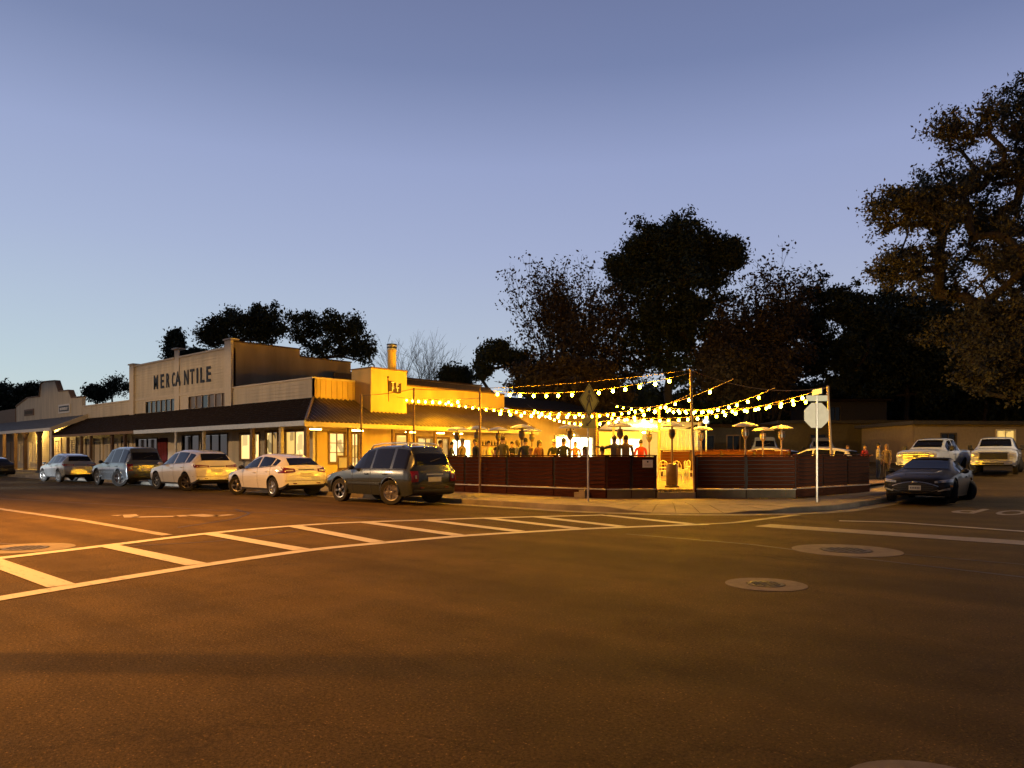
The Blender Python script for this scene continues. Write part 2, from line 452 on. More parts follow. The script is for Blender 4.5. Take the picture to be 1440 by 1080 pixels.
# ================================================================== ROAD MARKINGS
def px_ground(pts, h=0.0): return [Vector(gnd(px, py, h)) for px, py in pts]
def resample(P, n):
    L = [0]
    for a, b_ in zip(P, P[1:]): L.append(L[-1]+(b_-a).length)
    out = []
    for k in range(n):
        t = L[-1]*k/(n-1)
        for i in range(len(P)-1):
            if t <= L[i+1]+1e-9:
                f = (t-L[i])/max(L[i+1]-L[i], 1e-9); out.append(P[i].lerp(P[i+1], f)); break
    return out
def smooth_line(P, n=60, it=6):
    Q = resample(P, n)
    for _ in range(it):
        Q = [Q[0]] + [(Q[i-1]+Q[i]*2+Q[i+1])/4 for i in range(1, len(Q)-1)] + [Q[-1]]
    return Q
def ribbon(P, w, z, name, m, parent):
    mb = MB(); L, Rr = [], []
    for i, p in enumerate(P):
        d = (P[min(i+1, len(P)-1)]-P[max(i-1, 0)]).normalized(); n = Vector((-d.y, d.x))*w/2
        L.append(p+n); Rr.append(p-n)
    vs = [(*p, g(*p)+z) for p in L] + [(*p, g(*p)+z) for p in Rr]; k = len(P)
    mb.add(vs, [(i, i+1, k+i+1, k+i) for i in range(k-1)])
    return mb.build(name, m, parent, fix=False)
cw = empty('crosswalk'); tag(cw, 'white ladder crosswalk painted across the main road', kind='structure')
near = smooth_line(px_ground([(-90, 858), (0, 842), (150, 817), (300, 793), (447, 772), (653, 753.5), (820, 744), (995, 737.5)]))
farl = smooth_line(px_ground([(-120, 799), (0, 785.5), (147, 768), (290, 750.5), (393, 741), (480, 735.5), (675, 729), (850, 724.5)]))
ribbon(near, .26, .008, 'edge_line', 'road_paint', cw); ribbon(farl, .26, .008, 'edge_line', 'road_paint', cw)
def on_line(P, px):                        # the point of a line that stands in this column
    for a, b_ in zip(P, P[1:]):
        fa = [p.dot(RT)/p.dot(FW)*F+CX for p in (a, b_)]
        if fa[0] <= px <= fa[1]: return a.lerp(b_, (px-fa[0])/(fa[1]-fa[0]))
for f_px, n_px in [(-18, 92), (150, 283), (292, 430), (411, 536), (511, 650), (597, 737), (682, 817), (752, 880), (846, 978)]:
    a, b_ = on_line(farl, f_px), on_line(near, n_px)
    if a is None or b_ is None: continue
    d = (b_-a).normalized()
    ribbon([a+d*.13, b_-d*.13], .30, .012, 'rung', 'road_paint', cw)
mk = empty('lane_marking'); tag(mk, 'worn white centre line of the main road', kind='structure')
ribbon(px_ground([(-60, 707), (0, 716), (120, 733), (235, 753)]), .22, .008, 'stripe', 'old_paint', mk)
am = empty('turn_arrow'); tag(am, 'worn white arrow and lettering painted on the main road', kind='structure')
for pts, w in ([[(160, 725.5), (182, 724), (186, 728)], .35], [[(186, 727.5), (245, 726.5)], .38], [[(250, 726), (262, 725.5)], .5], [[(272, 724), (300, 726.5)], .5], [[(302, 726), (326, 724)], .35]):
    ribbon(px_ground(pts), w, .008, 'stroke', 'old_paint', am)
sl = empty('stop_line'); tag(sl, 'white stop line across the side street lane', kind='structure')
ribbon(px_ground([(1180, 733), (1260, 735), (1440, 748), (1520, 754)]), .22, .012, 'stripe', 'road_paint', sl)
ribbon(smooth_line(px_ground([(995, 737.5), (1030, 736), (1070, 731), (1122, 724.5)]), 20, 2), .2, .012, 'stripe', 'old_paint', sl)
pl = empty('faded_crosswalk'); tag(pl, 'faded wide crosswalk stripe across the side street', kind='structure')
ribbon(px_ground([(1072, 739), (1250, 751), (1440, 764), (1560, 772)]), .75, .008, 'stripe', 'old_paint', pl)
mat('tar', (.018, .014, .009), .6, vary=.2)
tar = empty('tar_seam'); tag(tar, 'dark tar seams where strips of asphalt meet', kind='structure')
for pts, w in ([[(1215, 774), (1330, 785), (1440, 794), (1540, 803)], .05], [[(880, 751), (1060, 766), (1190, 783), (1440, 812), (1540, 824)], .07], [[(-40, 762), (120, 771), (300, 762), (420, 747)], .05], [[(250, 742), (330, 730), (352, 722), (330, 716)], .07], [[(-60, 698), (200, 712), (480, 727), (640, 734)], .06]):
    ribbon(smooth_line(px_ground(pts), 40, 3), w, .004, 'seam', 'tar', tar)
def floor_text(ch, x, y, w, h):            # painted road letter, read by drivers coming down the side street
    me = text_mesh(ch, 1.0, 0, .02); me.materials.append(M('old_paint'))
    xs = [v.co.x for v in me.vertices]; ys = [v.co.y for v in me.vertices]
    cx, cy, sx, sy = (min(xs)+max(xs))/2, (min(ys)+max(ys))/2, max(xs)-min(xs), max(ys)-min(ys)
    for v in me.vertices: v.co = (-(v.co.x-cx)/sx*w, -(v.co.y-cy)/sy*h, 0)
    o = bpy.data.objects.new('letter', me); COL.objects.link(o); o.parent = st; o.location = (x, y, g(x, y)+.012); return o
st = empty('stop_lettering'); tag(st, 'worn white STOP lettering painted on the side street', kind='structure')
sx0, sy0 = gnd(1400, 719)
for i, ch in enumerate('STOP'): floor_text(ch, -1.75-i*.98+.3, 23.6, .62, 2.2)
def manhole(px, py, label, rr=.82):
    x, y = gnd(px, py); o = empty('manhole_cover', (x, y, 0), 0, label, 'manhole', 'manhole covers in the road')
    o.scale = (rr/.82, rr/.82, 1); MB().lathe((0, 0, 0), [(.82, -.02), (.82, .005), (.40, .006), (.40, .0)], 40).build('collar', 'collar', o)
    c = MB().lathe((0, 0, 0), [(.37, -.02), (.37, .010), (.33, .012)], 32)
    for a in range(-3, 4):
        for b_ in range(-3, 4):
            if a*a+b_*b_ < 11: c.box((a*.085, b_*.085, .014), (.05, .05, .008))
    c.build('lid', 'iron', o)
manhole(1190, 774, 'manhole cover with the largest pale concrete ring, right of centre beyond the nearer one')
manhole(1077, 822, 'manhole cover alone in the open asphalt of the foreground right', .46)
manhole(35, 771, 'manhole cover beside the crosswalk at the left edge', .72)
manhole(1322, 1122, 'manhole cover cut by the bottom edge of the picture', .40)

# ================================================================== BUILDINGS
WY, EY, WX, EX = 22.3, 19.9, -34.2, -31.2       # front wall, eave edge, side wall, side eave edge
XM0, XM1, XF0 = at_y(187, WY)[0], at_y(326, WY)[0], at_y(23, WY)[0]
XL = at_y(116, WY)[0]
FLOOR = .45
front = lambda yw: (lambda u, d, z: (u, yw-d, z))
sidew = lambda xw: (lambda u, d, z: (xw+d, u, z))
def cells(u0, u1, z0, z1, holes):
    us = sorted({u0, u1, *[min(max(h[i], u0), u1) for h in holes for i in (0, 1)]})
    zs = sorted({z0, z1, *[min(max(h[i], z0), z1) for h in holes for i in (2, 3)]})
    for a, b_ in zip(us, us[1:]):
        for c, d in zip(zs, zs[1:]):
            m = ((a+b_)/2, (c+d)/2)
            if not any(h[0] < m[0] < h[1] and h[2] < m[1] < h[3] for h in holes): yield a, b_, c, d
def clap(P, u0, u1, z0, z1, holes=(), bh=.19, proud=.035, name='siding', m='cream_siding', parent=None):
    """lapped boards, each a sloping face with its lower edge standing proud"""
    mb = MB(); k = round((z1-z0)/bh); bh = (z1-z0)/k
    for i in range(k):
        a, b_ = z0+i*bh, z0+(i+1)*bh
        segs = [(u0, u1)]
        for h in holes:
            if h[2] < b_-.02 and h[3] > a+.02:
                segs = [s for q in segs for s in ((q[0], min(q[1], h[0])), (max(q[0], h[1]), q[1])) if s[1]-s[0] > .02]
        for s in segs:
            mb.add([P(s[0], proud, a), P(s[1], proud, a), P(s[1], .002, b_), P(s[0], .002, b_), P(s[0], 0, a), P(s[1], 0, a)],
                   [(0, 1, 2, 3), (4, 5, 1, 0)])
    return mb.build(name, m, parent)
def slabwall(P, u0, u1, z0, z1, th, holes, name, m, parent):
    mb = MB()
    for a, b_, c, d in cells(u0, u1, z0, z1, holes):
        vs = [P(u, w, z) for w in (-th, 0) for u, z in ((a, c), (b_, c), (b_, d), (a, d))]
        mb.add(vs, [(0,1,2,3), (7,6,5,4), (0,4,5,1), (1,5,6,2), (2,6,7,3), (3,7,4,0)])
    return mb.build(name, m, parent)
def pbox(P, u0, u1, d0, d1, z0, z1, name, m, parent):
    mb = MB(); vs = [P(u, d, z) for d in (d0, d1) for u, z in ((u0, z0), (u1, z0), (u1, z1), (u0, z1))]
    mb.add(vs, [(0,1,2,3), (7,6,5,4), (0,4,5,1), (1,5,6,2), (2,6,7,3), (3,7,4,0)])
    return mb.build(name, m, parent)
def window(P, u0, u1, z0, z1, parent, pane='glass_dark', frame='trim_brown', nu=2, nz=1, fw=.09, name='window'):
    mb = MB()
    def bx(a, b_, c, d, w0, w1):
        vs = [P(u, w, z) for w in (w0, w1) for u, z in ((a, c), (b_, c), (b_, d), (a, d))]
        mb.add(vs, [(0,1,2,3), (7,6,5,4), (0,4,5,1), (1,5,6,2), (2,6,7,3), (3,7,4,0)])
    bx(u0-fw, u0, z0-fw, z1+fw, -.10, .05); bx(u1, u1+fw, z0-fw, z1+fw, -.10, .05)
    bx(u0, u1, z1, z1+fw, -.10, .05); bx(u0, u1, z0-fw, z0, -.10, .07)
    du, dz = (u1-u0)/nu, (z1-z0)/nz
    for i in range(1, nu): bx(u0+i*du-.025, u0+i*du+.025, z0, z1, -.09, .01)
    for j in range(1, nz): bx(u0, u1, z0+j*dz-.02, z0+j*dz+.02, -.088, .006)
    w = mb.build(name, frame, parent)
    pans = pane if isinstance(pane, (list, tuple)) else [pane]*(nu*nz)
    for i in range(nu):
        for j in range(nz):
            p = MB(); p.add([P(u0+i*du+.02, -.05, z0+j*dz+.015), P(u0+(i+1)*du-.02, -.05, z0+j*dz+.015), P(u0+(i+1)*du-.02, -.05, z0+(j+1)*dz-.015), P(u0+i*du+.02, -.05, z0+(j+1)*dz-.015)], [(0, 1, 2, 3)])
            p.build('pane', pans[(i*nz+j) % len(pans)], w, fix=False)
    return w
def U(px, plane=WY): return at_y(px, plane)[0]
def shingle_roof(x0, x1, y0, z0, y1, z1, parent, xe=None, courses=12, m='shingle', name='shingle_course'):
    """sloping porch roof from eave (y0,z0) up to wall (y1,z1), one part per course of shingles; xe: hip end x at the wall"""
    for i in range(courses):
        a, b_ = i/courses, (i+1)/courses
        ya, yb, za, zb = y0+(y1-y0)*a, y0+(y1-y0)*b_, z0+(z1-z0)*a, z0+(z1-z0)*b_
        xa, xb = (x1, x1) if xe is None else (x1+(xe-x1)*a, x1+(xe-x1)*b_)
        mb = MB(); u = x0; k = 0
        while u < xa-.01:
            w = random.uniform(.35, .7); e = min(u+w, xa); t = .028+random.uniform(-.008, .012)
            e2 = min(e, xb+(e-xb)) 
            eb = min(e, xb) if e > xb else e
            ub = min(u, xb)
            mb.add([(u, ya-.03, za+t), (e-.012, ya-.03, za+t), (eb-.012, yb, zb+.012), (ub, yb, zb+.012), (u, ya-.03, za-.012), (e-.012, ya-.03, za-.012)], [(0,1,2,3), (4,5,1,0)])
            u = e
        mb.build(name, m, parent)
    ub = MB(); e = x1 if xe is None else xe
    ub.add([(x0, y0, z0-.03), (x1, y0, z0-.03), (e, y1, z1-.03), (x0, y1, z1-.03)], [(0, 1, 2, 3)])
    return ub.build('soffit', 'frame_dark', parent)

# ---- the mercantile -------------------------------------------------
mer = empty('mercantile_building', ((XM0+XM1)/2, WY, 0), 0, 'long cream clapboard store with MERCANTILE on its tall false front', 'building')
def mp(o):                                # children were laid out in world coordinates
    return o
class Off:                                # keeps world coordinates under a parent placed elsewhere
    def __init__(s, root): s.root = root; s.seen = set(bpy.data.objects.keys())
    def done(s):
        inv = Matrix.Translation(s.root.location).inverted()
        for o in bpy.data.objects:
            if o.parent == s.root and o.name not in s.seen: o.matrix_parent_inverse = inv
off = Off(mer)
P = front(WY)
xmid = (XM0+XM1)/2
TOP = 8.15
pan_r = (U(266), U(321.5), 4.62, 5.42); pan_l = (U(205.5), U(247), 4.62, 5.42)
slabwall(P, XM0, XM1, 4.2, TOP, .25, [pan_r, pan_l], 'false_front', 'cream_trim', mer)
clap(P, XM0+.4, xmid-.35, 5.75, TOP-.14, parent=mer); clap(P, xmid+.35, XM1-.5, 5.75, TOP-.14, parent=mer)
clap(P, XM0+.4, pan_l[0]-.1, 4.5, 5.55, parent=mer)
for xc, w, tp in ((XM0+.1, .75, TOP+.1), (xmid, .7, TOP+.55), (XM1-.2, .8, TOP+.42)):
    pbox(P, xc-w/2, xc+w/2, .0, .16 if abs(xc-xmid) > 1 else .06, 4.2, tp, 'pilaster', 'cream_trim', mer)
    pbox(P, xc-w/2-.08, xc+w/2+.08, -.35, .24, tp, tp+.09, 'pilaster_cap', 'cream_trim', mer)
for a, b_ in ((XM0+.48, xmid-.36), (xmid+.36, XM1-.62)):
    pbox(P, a, b_, -.3, .1, TOP-.05, TOP+.06, 'coping', 'cream_trim', mer)
    pbox(P, a, b_, .0, .06, 5.56, 5.72, 'belt_trim', 'cream_trim', mer)
window(P, *pan_l, mer, pane=['glass_dark'], frame='cream_trim', nu=6)
window(P, *pan_r, mer, pane=['glass_tan_reflection', 'glass_tan_reflection', 'glass_dark', 'glass_tan_reflection'], frame='cream_trim', nu=6)
# lettering, one part per letter
lz = 6.72
cuts = [('M', 217.5, 223), ('E', 227, 231.5), ('R', 235, 239.5), ('C', 243, 247.6), ('A', 248.4, 255), ('N', 260, 266.2), ('T', 268.3, 274.4), ('I', 277.7, 279.5), ('L', 283, 288.5), ('E', 291.5, 297.5)]
for ch, a, b_ in cuts:
    x0, x1 = U(a), U(b_); me = text_mesh(ch, 1, .012, .018); me.materials.append(M('sign_black'))
    xs = [v.co.x for v in me.vertices]; ys = [v.co.y for v in me.vertices]
    cx, cy, sx, sy = (min(xs)+max(xs))/2, (min(ys)+max(ys))/2, max(xs)-min(xs), max(ys)-min(ys)
    for v in me.vertices: v.co = ((v.co.x-cx)/sx*(x1-x0), (v.co.y-cy)/sy*.98, v.co.z)
    o = bpy.data.objects.new('letter', me); COL.objects.link(o); o.parent = mer
    o.rotation_euler = (R(90), 0, 0); o.location = ((x0+x1)/2, WY-(.085 if ch == 'A' else .06), lz)
# stepped side parapet of tan stucco above the corner wing
steps = [(WY+.05, 27.0, TOP+.33), (27.0, 31.0, TOP-.15), (31.0, 44, TOP-.85)]
for a, b_, t in steps:
    pbox(sidew(XM1-.3), a, b_, .0, .3, 4.0, t, 'side_parapet', 'tan_stucco', mer)
    pbox(sidew(XM1-.3), a, b_+.05, -.05, .36, t, t+.08, 'parapet_cap', 'brown_parapet', mer)
# low wing to the left of the tall front
clap(P, XL+.02, XM0-.3, 4.3, 5.62, parent=mer)
slabwall(P, XL, XM0-.28, 0.2, 5.62, .2, [], 'wall', 'cream_trim', mer)
pbox(P, XL, XM0-.28, -.25, .08, 5.62, 5.72, 'coping', 'cream_trim', mer)
pbox(front(WY+6), XL-2, XM0, -.2, 0, 4, 7.0, 'rear_parapet', 'brown_parapet', mer)
pbox(front(44), XL, XM1, -.2, 0, 0, 7.0, 'rear_wall', 'tan_stucco', mer)
pbox(front(22.6), XL, XM1-.3, -21, -.3, 4.4, 4.6, 'roof', 'grey_roof', mer)
# shop fronts under the porch roof
shops = [(U(192), U(221), .95, 2.75, 'glass_dark', 2), (U(257), U(280), .7, 2.85, 'glass_dark', 2), (U(284), U(320), .7, 2.85, 'glass_dark', 3),
         (U(157), U(168), .6, 2.6, 'glass_dark', 1), (U(172), U(181), .5, 2.6, 'room_dim2', 1), (U(133), U(141), .6, 2.6, 'glass_dark', 1), (U(122), U(129), .6, 2.6, 'glass_dark', 1)]
lit_room('room_dim2', (1.0, .5, .14), .16, 2.2)
red = (U(223), U(236), .5, 2.8)
holes = [s[:4] for s in shops] + [red]
slabwall(P, XM0-.25, XM1, .2, 4.2, .2, holes, 'shop_wall', 'cream_trim', mer)
for s in shops: window(P, *s[:4], mer, pane=s[4], frame='frame_dark', nu=s[5])
d = pbox(P, red[0], red[1], -.15, -.08, red[2], red[3], 'doorway', 'frame_dark', mer)
cu = MB()
for i in range(9):
    a = red[0]+.1+i*(red[1]-red[0]-.2)/9
    cu.tube([(a+.1, WY-.02+.03*(i % 2), .6), (a+.1, WY-.02+.03*(i % 2), 2.75)], .13, 8)
cu.build('curtain', 'red_cloth', mer, smooth=True)
for px in (144.5, 154.5, 170, 186, 131, 119.5):
    x = U(px); pbox(P, x-.22, x+.22, .005, .09, .3, 3.0, 'pilaster', 'cream_trim', mer)
XE = XM1-.1
shingle_roof(XL-.1, XE, EY, 3.2, WY-.02, 4.62, mer)
xg = U(189.5, EY)
pbox(front(EY), XL-.1, xg, 0, .05, 3.02, 3.2, 'fascia', 'trim_brown', mer)
pbox(front(EY), xg, XE, 0, .08, 2.98, 3.22, 'gutter', 'gutter', mer)
for px in (281.5,): pbox(front(EY+.15), U(px, EY)-.07, U(px, EY)+.07, -.14, 0, .3, 3.02, 'porch_post', 'fascia_wood', mer)
mbp = MB(); xx = U(248.5, EY); mbp.tube([(xx, EY-.05, .16), (xx, EY-.05, 3.0)], .07, 8); mbp.build('downpipe', 'white_paint', mer)
for px in (91, 110, 123, 153, 171): pbox(front(EY+.15), U(px, EY)-.09, U(px, EY)+.09, -.18, 0, .3, 3.02, 'porch_post', 'post_wood', mer)
pbox(front(19.8), XL, XM1, -2.5, 0, .02, FLOOR-.1, 'porch_floor', 'concrete', mer)
# lit doorways at the far end of the porch
for a, b_ in ((79, 86), (95, 107)):
    window(front(WY-.06), U(a), U(b_), .8, 2.9, mer, pane=['room_dim', 'glass_dark'], frame='cream_trim', nu=2, fw=.25)
off.done()

# ---- the corner restaurant -------------------------------------------
res = empty('corner_restaurant', (WX, WY, 0), 0, 'yellow restaurant wing on the corner with corrugated porch roof and TFFT flag', 'building')
off = Off(res)
lit_room('room_warm', (1, .66, .22), 1.5)
wins = [(U(338.5), U(365), 1.35, 2.78, ['room_warm', 'room_warm'], 2), (U(375), U(390.5), 1.25, 2.85, ['room_warm', 'room_dim'], 2), (U(402), U(428.5), 1.3, 2.85, ['room_gold', 'room_warm'], 2)]
holes = [w[:4] for w in wins]
slabwall(P, XM1, WX, .2, 4.3, .2, holes, 'front_wall', 'cream_siding', res)
clap(front(WY-.01), XM1+.05, WX-.06, .5, 3.4, holes=[(h[0]-.1, h[1]+.1, h[2]-.1, h[3]+.1) for h in holes], parent=res)
for w in wins: window(front(WY-.012), *w[:4], res, pane=w[4], frame='trim_brown', nu=w[5], fw=.13)
pbox(P, WX-.16, WX+.03, -.1, .05, .3, 4.6, 'corner_board', 'cream_trim', res)
# front parapet (lapped boards) and side parapet (boards and battens)
ZP = 5.62
slabwall(P, XM1+.05, WX, 4.3, ZP, .2, [], 'parapet_wall', 'cream_trim', res)
clap(front(WY-.005), XM1+.1, WX-.1, 4.62, ZP-.06, parent=res)
pbox(P, XM1+.05, WX+.05, -.25, .08, ZP, ZP+.09, 'coping', 'cream_trim', res)
S = sidew(WX)
YB0, YB1 = 24.95, 27.45                  # the tall block with the flag
YE = 37.2                                # end of the porch roof
slabwall(S, WY, YB0, 4.3, ZP, .2, [], 'parapet_wall', 'ochre_stucco', res)
for i in range(8):
    y = WY+.1+i*(YB0-WY-.2)/7; pbox(S, y-.035, y+.035, .001, .035, 4.5, ZP-.03, 'batten', 'ochre_stucco', res)
pbox(S, WY+.05, YB0, -.25, .08, ZP, ZP+.09, 'coping', 'cream_trim', res)
slabwall(S, YB1, YE, 4.3, ZP+.05, .2, [], 'parapet_wall', 'ochre_stucco', res)
pbox(S, YB1, YE, -.25, .07, ZP+.05, ZP+.13, 'coping', 'trim_brown', res)
pbox(sidew(WX-.25), WY+.3, YE, -9.6, 0, 4.35, 4.5, 'roof', 'grey_roof', res)
pbox(sidew(WX-7), YB1+1, YE+6, -.2, 0, 4.4, 7.0, 'rear_parapet', 'brown_parapet', res)
XB = WX+1.45
mb = MB(); mb.span(WX-.3, XB, YB0, YB1, 3.9, 6.30); mb.build('flag_block', 'ochre_stucco', res)
mb = MB(); mb.span(WX-.35, XB+.05, YB0-.05, YB1+.05, 6.30, 6.37); mb.build('block_cap', 'trim_brown', res)
# side wall with its door, windows and service hatch
def V(px): return at_x(px, WX)[0]
door1 = (V(463)+.05, V(486), .95, 2.72)
sidewins = [(V(463.5), V(484), 1.2, 2.75, ['room_warm', 'room_warm', 'room_warm', 'room_gold', 'room_warm', 'room_warm'], 2, 3),
            (V(495), V(503.5), .8, 2.75, ['room_warm', 'room_gold', 'room_warm', 'room_warm', 'room_gold', 'room_warm'], 2, 3),
            (V(587.5), V(610), 1.0, 2.6, ['room_warm', 'room_gold'], 2, 1), (V(614), V(630.5), 1.0, 2.6, ['room_gold', 'room_dim'], 2, 1),
            (V(636), V(661), .8, 2.55, ['room_white'], 1, 1), (V(557), V(573), 1.0, 2.75, ['room_gold'], 1, 1)]
holes = [w[:4] for w in sidewins]
slabwall(S, WY, YE, .2, 4.3, .2, holes, 'side_wall', 'ochre_stucco', res)
for w in sidewins: window(S, *w[:4], res, pane=w[4], frame='trim_brown' if w[3] > 2.56 else 'cream_trim', nu=w[5], nz=w[6], fw=.12)
pbox(S, V(676), YE-.3, .0, .25, 2.2, 2.25, 'bottle_shelf', 'trim_brown', res)
for i in range(9):
    y = V(677)+i*.28
    MB().lathe((0, 0, 0), [(.04, 0), (.04, .17), (.015, .22), (.015, .3)], 8).build('bottle', 'glass_dark', res, loc=(WX+.13, y, 2.252))
# corrugated porch roof: one sheet with its waves, hip at the street corner
zr0, zr1 = 3.2, 4.62
cr = MB(); yy = EY; n = int((YE-EY)/.055)
row = []
for i in range(n+1):
    y = EY+(YE-EY)*i/n; w = .04*math.cos(i*math.pi/2.5*1.0)
    ye = y; t_top = 1.0
    # below the hip line the sheet stops short of the wall
    if y < WY: t_top = (y-EY)/(WY-EY)
    row.append(((EX, y, zr0+w), (EX+(WX-EX)*t_top, y, zr0+(zr1-zr0)*t_top+w)))
for a, b_ in zip(row, row[1:]): cr.add([a[0], b_[0], b_[1], a[1]], [(0, 1, 2, 3)])
o = cr.build('corrugated_roof', 'metal_roof', res, smooth=True, fix=False)
so = o.modifiers.new('thick', 'SOLIDIFY'); so.thickness = .012
shingle_roof(XE, EX, EY, 3.2, WY-.02, 4.62, res, xe=WX)
mb = MB(); mb.tube([(EX-.02, EY+.02, 3.235), (WX, WY, 4.66)], .07, 6); mb.build('hip_ridge', 'metal_roof', res)
pbox(front(EY), XE, EX+.03, 0, .08, 2.98, 3.22, 'gutter', 'gutter', res)
pbox(sidew(EX), EY-.08, YE, 0, .06, 2.94, 3.17, 'fascia', 'fascia_wood', res)
pbox(front(YE+.06), WX, EX+.06, 0, .06, 3.0, 3.14, 'end_fascia', 'trim_brown', res)
rk = MB(); rk.add([(EX+.05, YE, 3.05), (EX+.05, YE, 3.24), (WX, YE, 4.68), (WX, YE, 4.45), (EX+.05, YE+.08, 3.05), (EX+.05, YE+.08, 3.24), (WX, YE+.08, 4.68), (WX, YE+.08, 4.45)],
       [(0,1,2,3), (7,6,5,4), (0,4,5,1), (1,5,6,2), (2,6,7,3), (3,7,4,0)]); rk.build('rake_board', 'trim_brown', res)
mb = MB(); mb.add([(WX, WY, 3.15), (EX, EY+.1, 3.0), (EX, YE, 3.0), (WX, YE, 3.15)], [(0, 1, 2, 3)]); mb.build('porch_ceiling', 'fascia_wood', res)
def post_side(px, w=.15, m='trim_brown'):
    y, z = at_x(px, EX-.2); pbox(sidew(EX-.2), y-w/2, y+w/2, -w, 0, .3, 3.0, 'porch_post', m, res)
for px in (492, 554, 575, 613, 676, 708): post_side(px)
for px, m in ((353.3, 'trim_brown'), (393.5, 'fascia_wood'), (429.5, 'trim_brown')):
    x = U(px, EY+.15); pbox(front(EY+.15), x-.09, x+.09, -.18, 0, .3, 3.0, 'porch_post', m, res)
for px in (444, 504, 578, 619, 645):       # tube lights under the porch ceiling
    y, z = at_x(px, EX-.5)
    f = pbox(sidew(EX-.5), y-.35, y+.35, -.12, .02, 2.86, 2.93, 'light_fitting', 'white_paint', res)
    pbox(sidew(EX-.5), y-.32, y+.32, -.10, 0, 2.82, 2.858, 'tube', 'tube_light', f).matrix_parent_inverse = Matrix.Identity(4)
pbox(front(19.8), XM1, EX+.1, -2.5, 0, .02, FLOOR-.1, 'porch_floor', 'concrete', res)
pbox(sidew(EX+.1), 19.8, YE, -3.1, 0, .02, FLOOR-.05, 'side_porch_floor', 'concrete', res)
for i, z in enumerate((.15, .25)): pbox(sidew(EX+.1+.3*(1-i)), 19.9, 23.5, 0, .3, .02, z+.02, 'step', 'trim_brown', res)
# rear wing beyond the porch, with its wide bright opening
YR = at_x(857, WX)[0]
hatch = (V(781)+.05, V(833), .9, 2.95)
slabwall(S, YE+.08, YR, .2, 4.75, .2, [hatch], 'rear_wing_wall', 'ochre_stucco', res)
window(S, *hatch, res, pane=['room_white', 'room_white', 'room_white'], frame='cream_trim', nu=3, fw=.14, name='service_hatch')
pbox(front(YR), WX-8, WX, -.2, 0, .2, 4.75, 'rear_wing_end', 'ochre_stucco', res)
rf = MB(); rf.add([(WX+.5, YE+.1, 4.7), (WX+.5, YR+.3, 4.7), (WX-5, YR+.3, 6.0), (WX-5, YE+.1, 6.0), (WX+.5, YE+.1, 4.85), (WX+.5, YR+.3, 4.85), (WX-5, YR+.3, 6.15), (WX-5, YE+.1, 6.15)],
    [(0,1,2,3), (7,6,5,4), (0,4,5,1), (1,5,6,2), (2,6,7,3), (3,7,4,0)]); rf.build('rear_roof', 'shingle', res)
# wall lamp with curved neck
yl = V(796); gl = MB(); gl.tube([(WX, yl, 3.3), (WX+.15, yl, 3.75), (WX+.4, yl, 4.0), (WX+.65, yl, 3.8), (WX+.7, yl, 3.45)], .025, 6)
lamp = gl.build('wall_lamp', 'sign_black', res, smooth=True)
sh = MB().lathe((WX+.7, yl, 3.1), [(.42, 0), (.4, .05), (.12, .22), (.08, .35)], 18).build('lamp_shade', 'chair_paint', res, smooth=True)
MB().ball((WX+.7, yl, 3.12), .07).build('lamp_bulb', 'wall_bulb', res)
# the flag sign painted board: wavy dark flag on a staff with four pale letters
fy0, fy1, fz0, fz1 = at_x(546.5, XB)[0], at_x(563.5, XB)[0], 5.05, 5.72
fp = []
for i in range(13):
    t = i/12; fp.append((fy0+(fy1-fy0)*t, fz1-.05+.05*math.sin(t*6.0+.4)-.05*t))
for i in range(13):
    t = 1-i/12; fp.append((fy0+(fy1-fy0)*t, fz0+.03+.05*math.sin(t*6.0+.4)-.02*t))
mb = MB(); mb.prism(fp, lambda u, v, w: (XB+.02+w, u, v), .03); fo = mb.build('flag_sign', 'sign_maroon', res)
mb = MB(); mb.tube([(XB+.03, fy0-.02, 4.55), (XB+.03, fy0-.06, 5.85)], .018, 6); mb.ball((XB+.03, fy0-.06, 5.9), .05); mb.build('flag_staff', 'sign_maroon', fo).matrix_parent_inverse = Matrix.Identity(4)
for ch, u, v in (('T', .30, .70), ('F', .66, .66), ('F', .30, .31), ('T', .68, .27)):
    me = text_mesh(ch, .32, .006, .012); me.materials.append(M('white_paint'))
    o = bpy.data.objects.new('letter', me); COL.objects.link(o); o.parent = fo
    o.rotation_euler = (R(90), 0, R(90)); o.location = (XB+.06, fy0+(fy1-fy0)*u, fz0+(fz1-fz0)*v)
# flue
fx, fyy = XB-.6, (at_z(547, 42.3)[1]+.1)
fl_ = MB().lathe((fx, fyy, 6.3), [(.24, 0), (.24, 1.15), (.26, 1.15), (.26, 1.22)], 20); fl_.build('flue', 'ochre_stucco', res, smooth=40)
cp = MB(); cp.lathe((fx, fyy, 7.52), [(.27, 0), (.27, .09)], 20); cp.lathe((fx, fyy, 7.70), [(.27, 0), (.27, .09)], 20); cp.lathe((fx, fyy, 7.5), [(.24, 0), (.25, .36), (.0, .40)], 20)
cp.cur = 0; c = cp.build('flue_cowl', 'galv', res, smooth=40)
cp = MB(); cp.lathe((fx, fyy, 7.62), [(.285, 0), (.285, .07)], 20); cp.lathe((fx, fyy, 7.80), [(.285, 0), (.285, .06)], 20); cp.build('cowl_band', 'sign_black', res, smooth=40)
off.done()

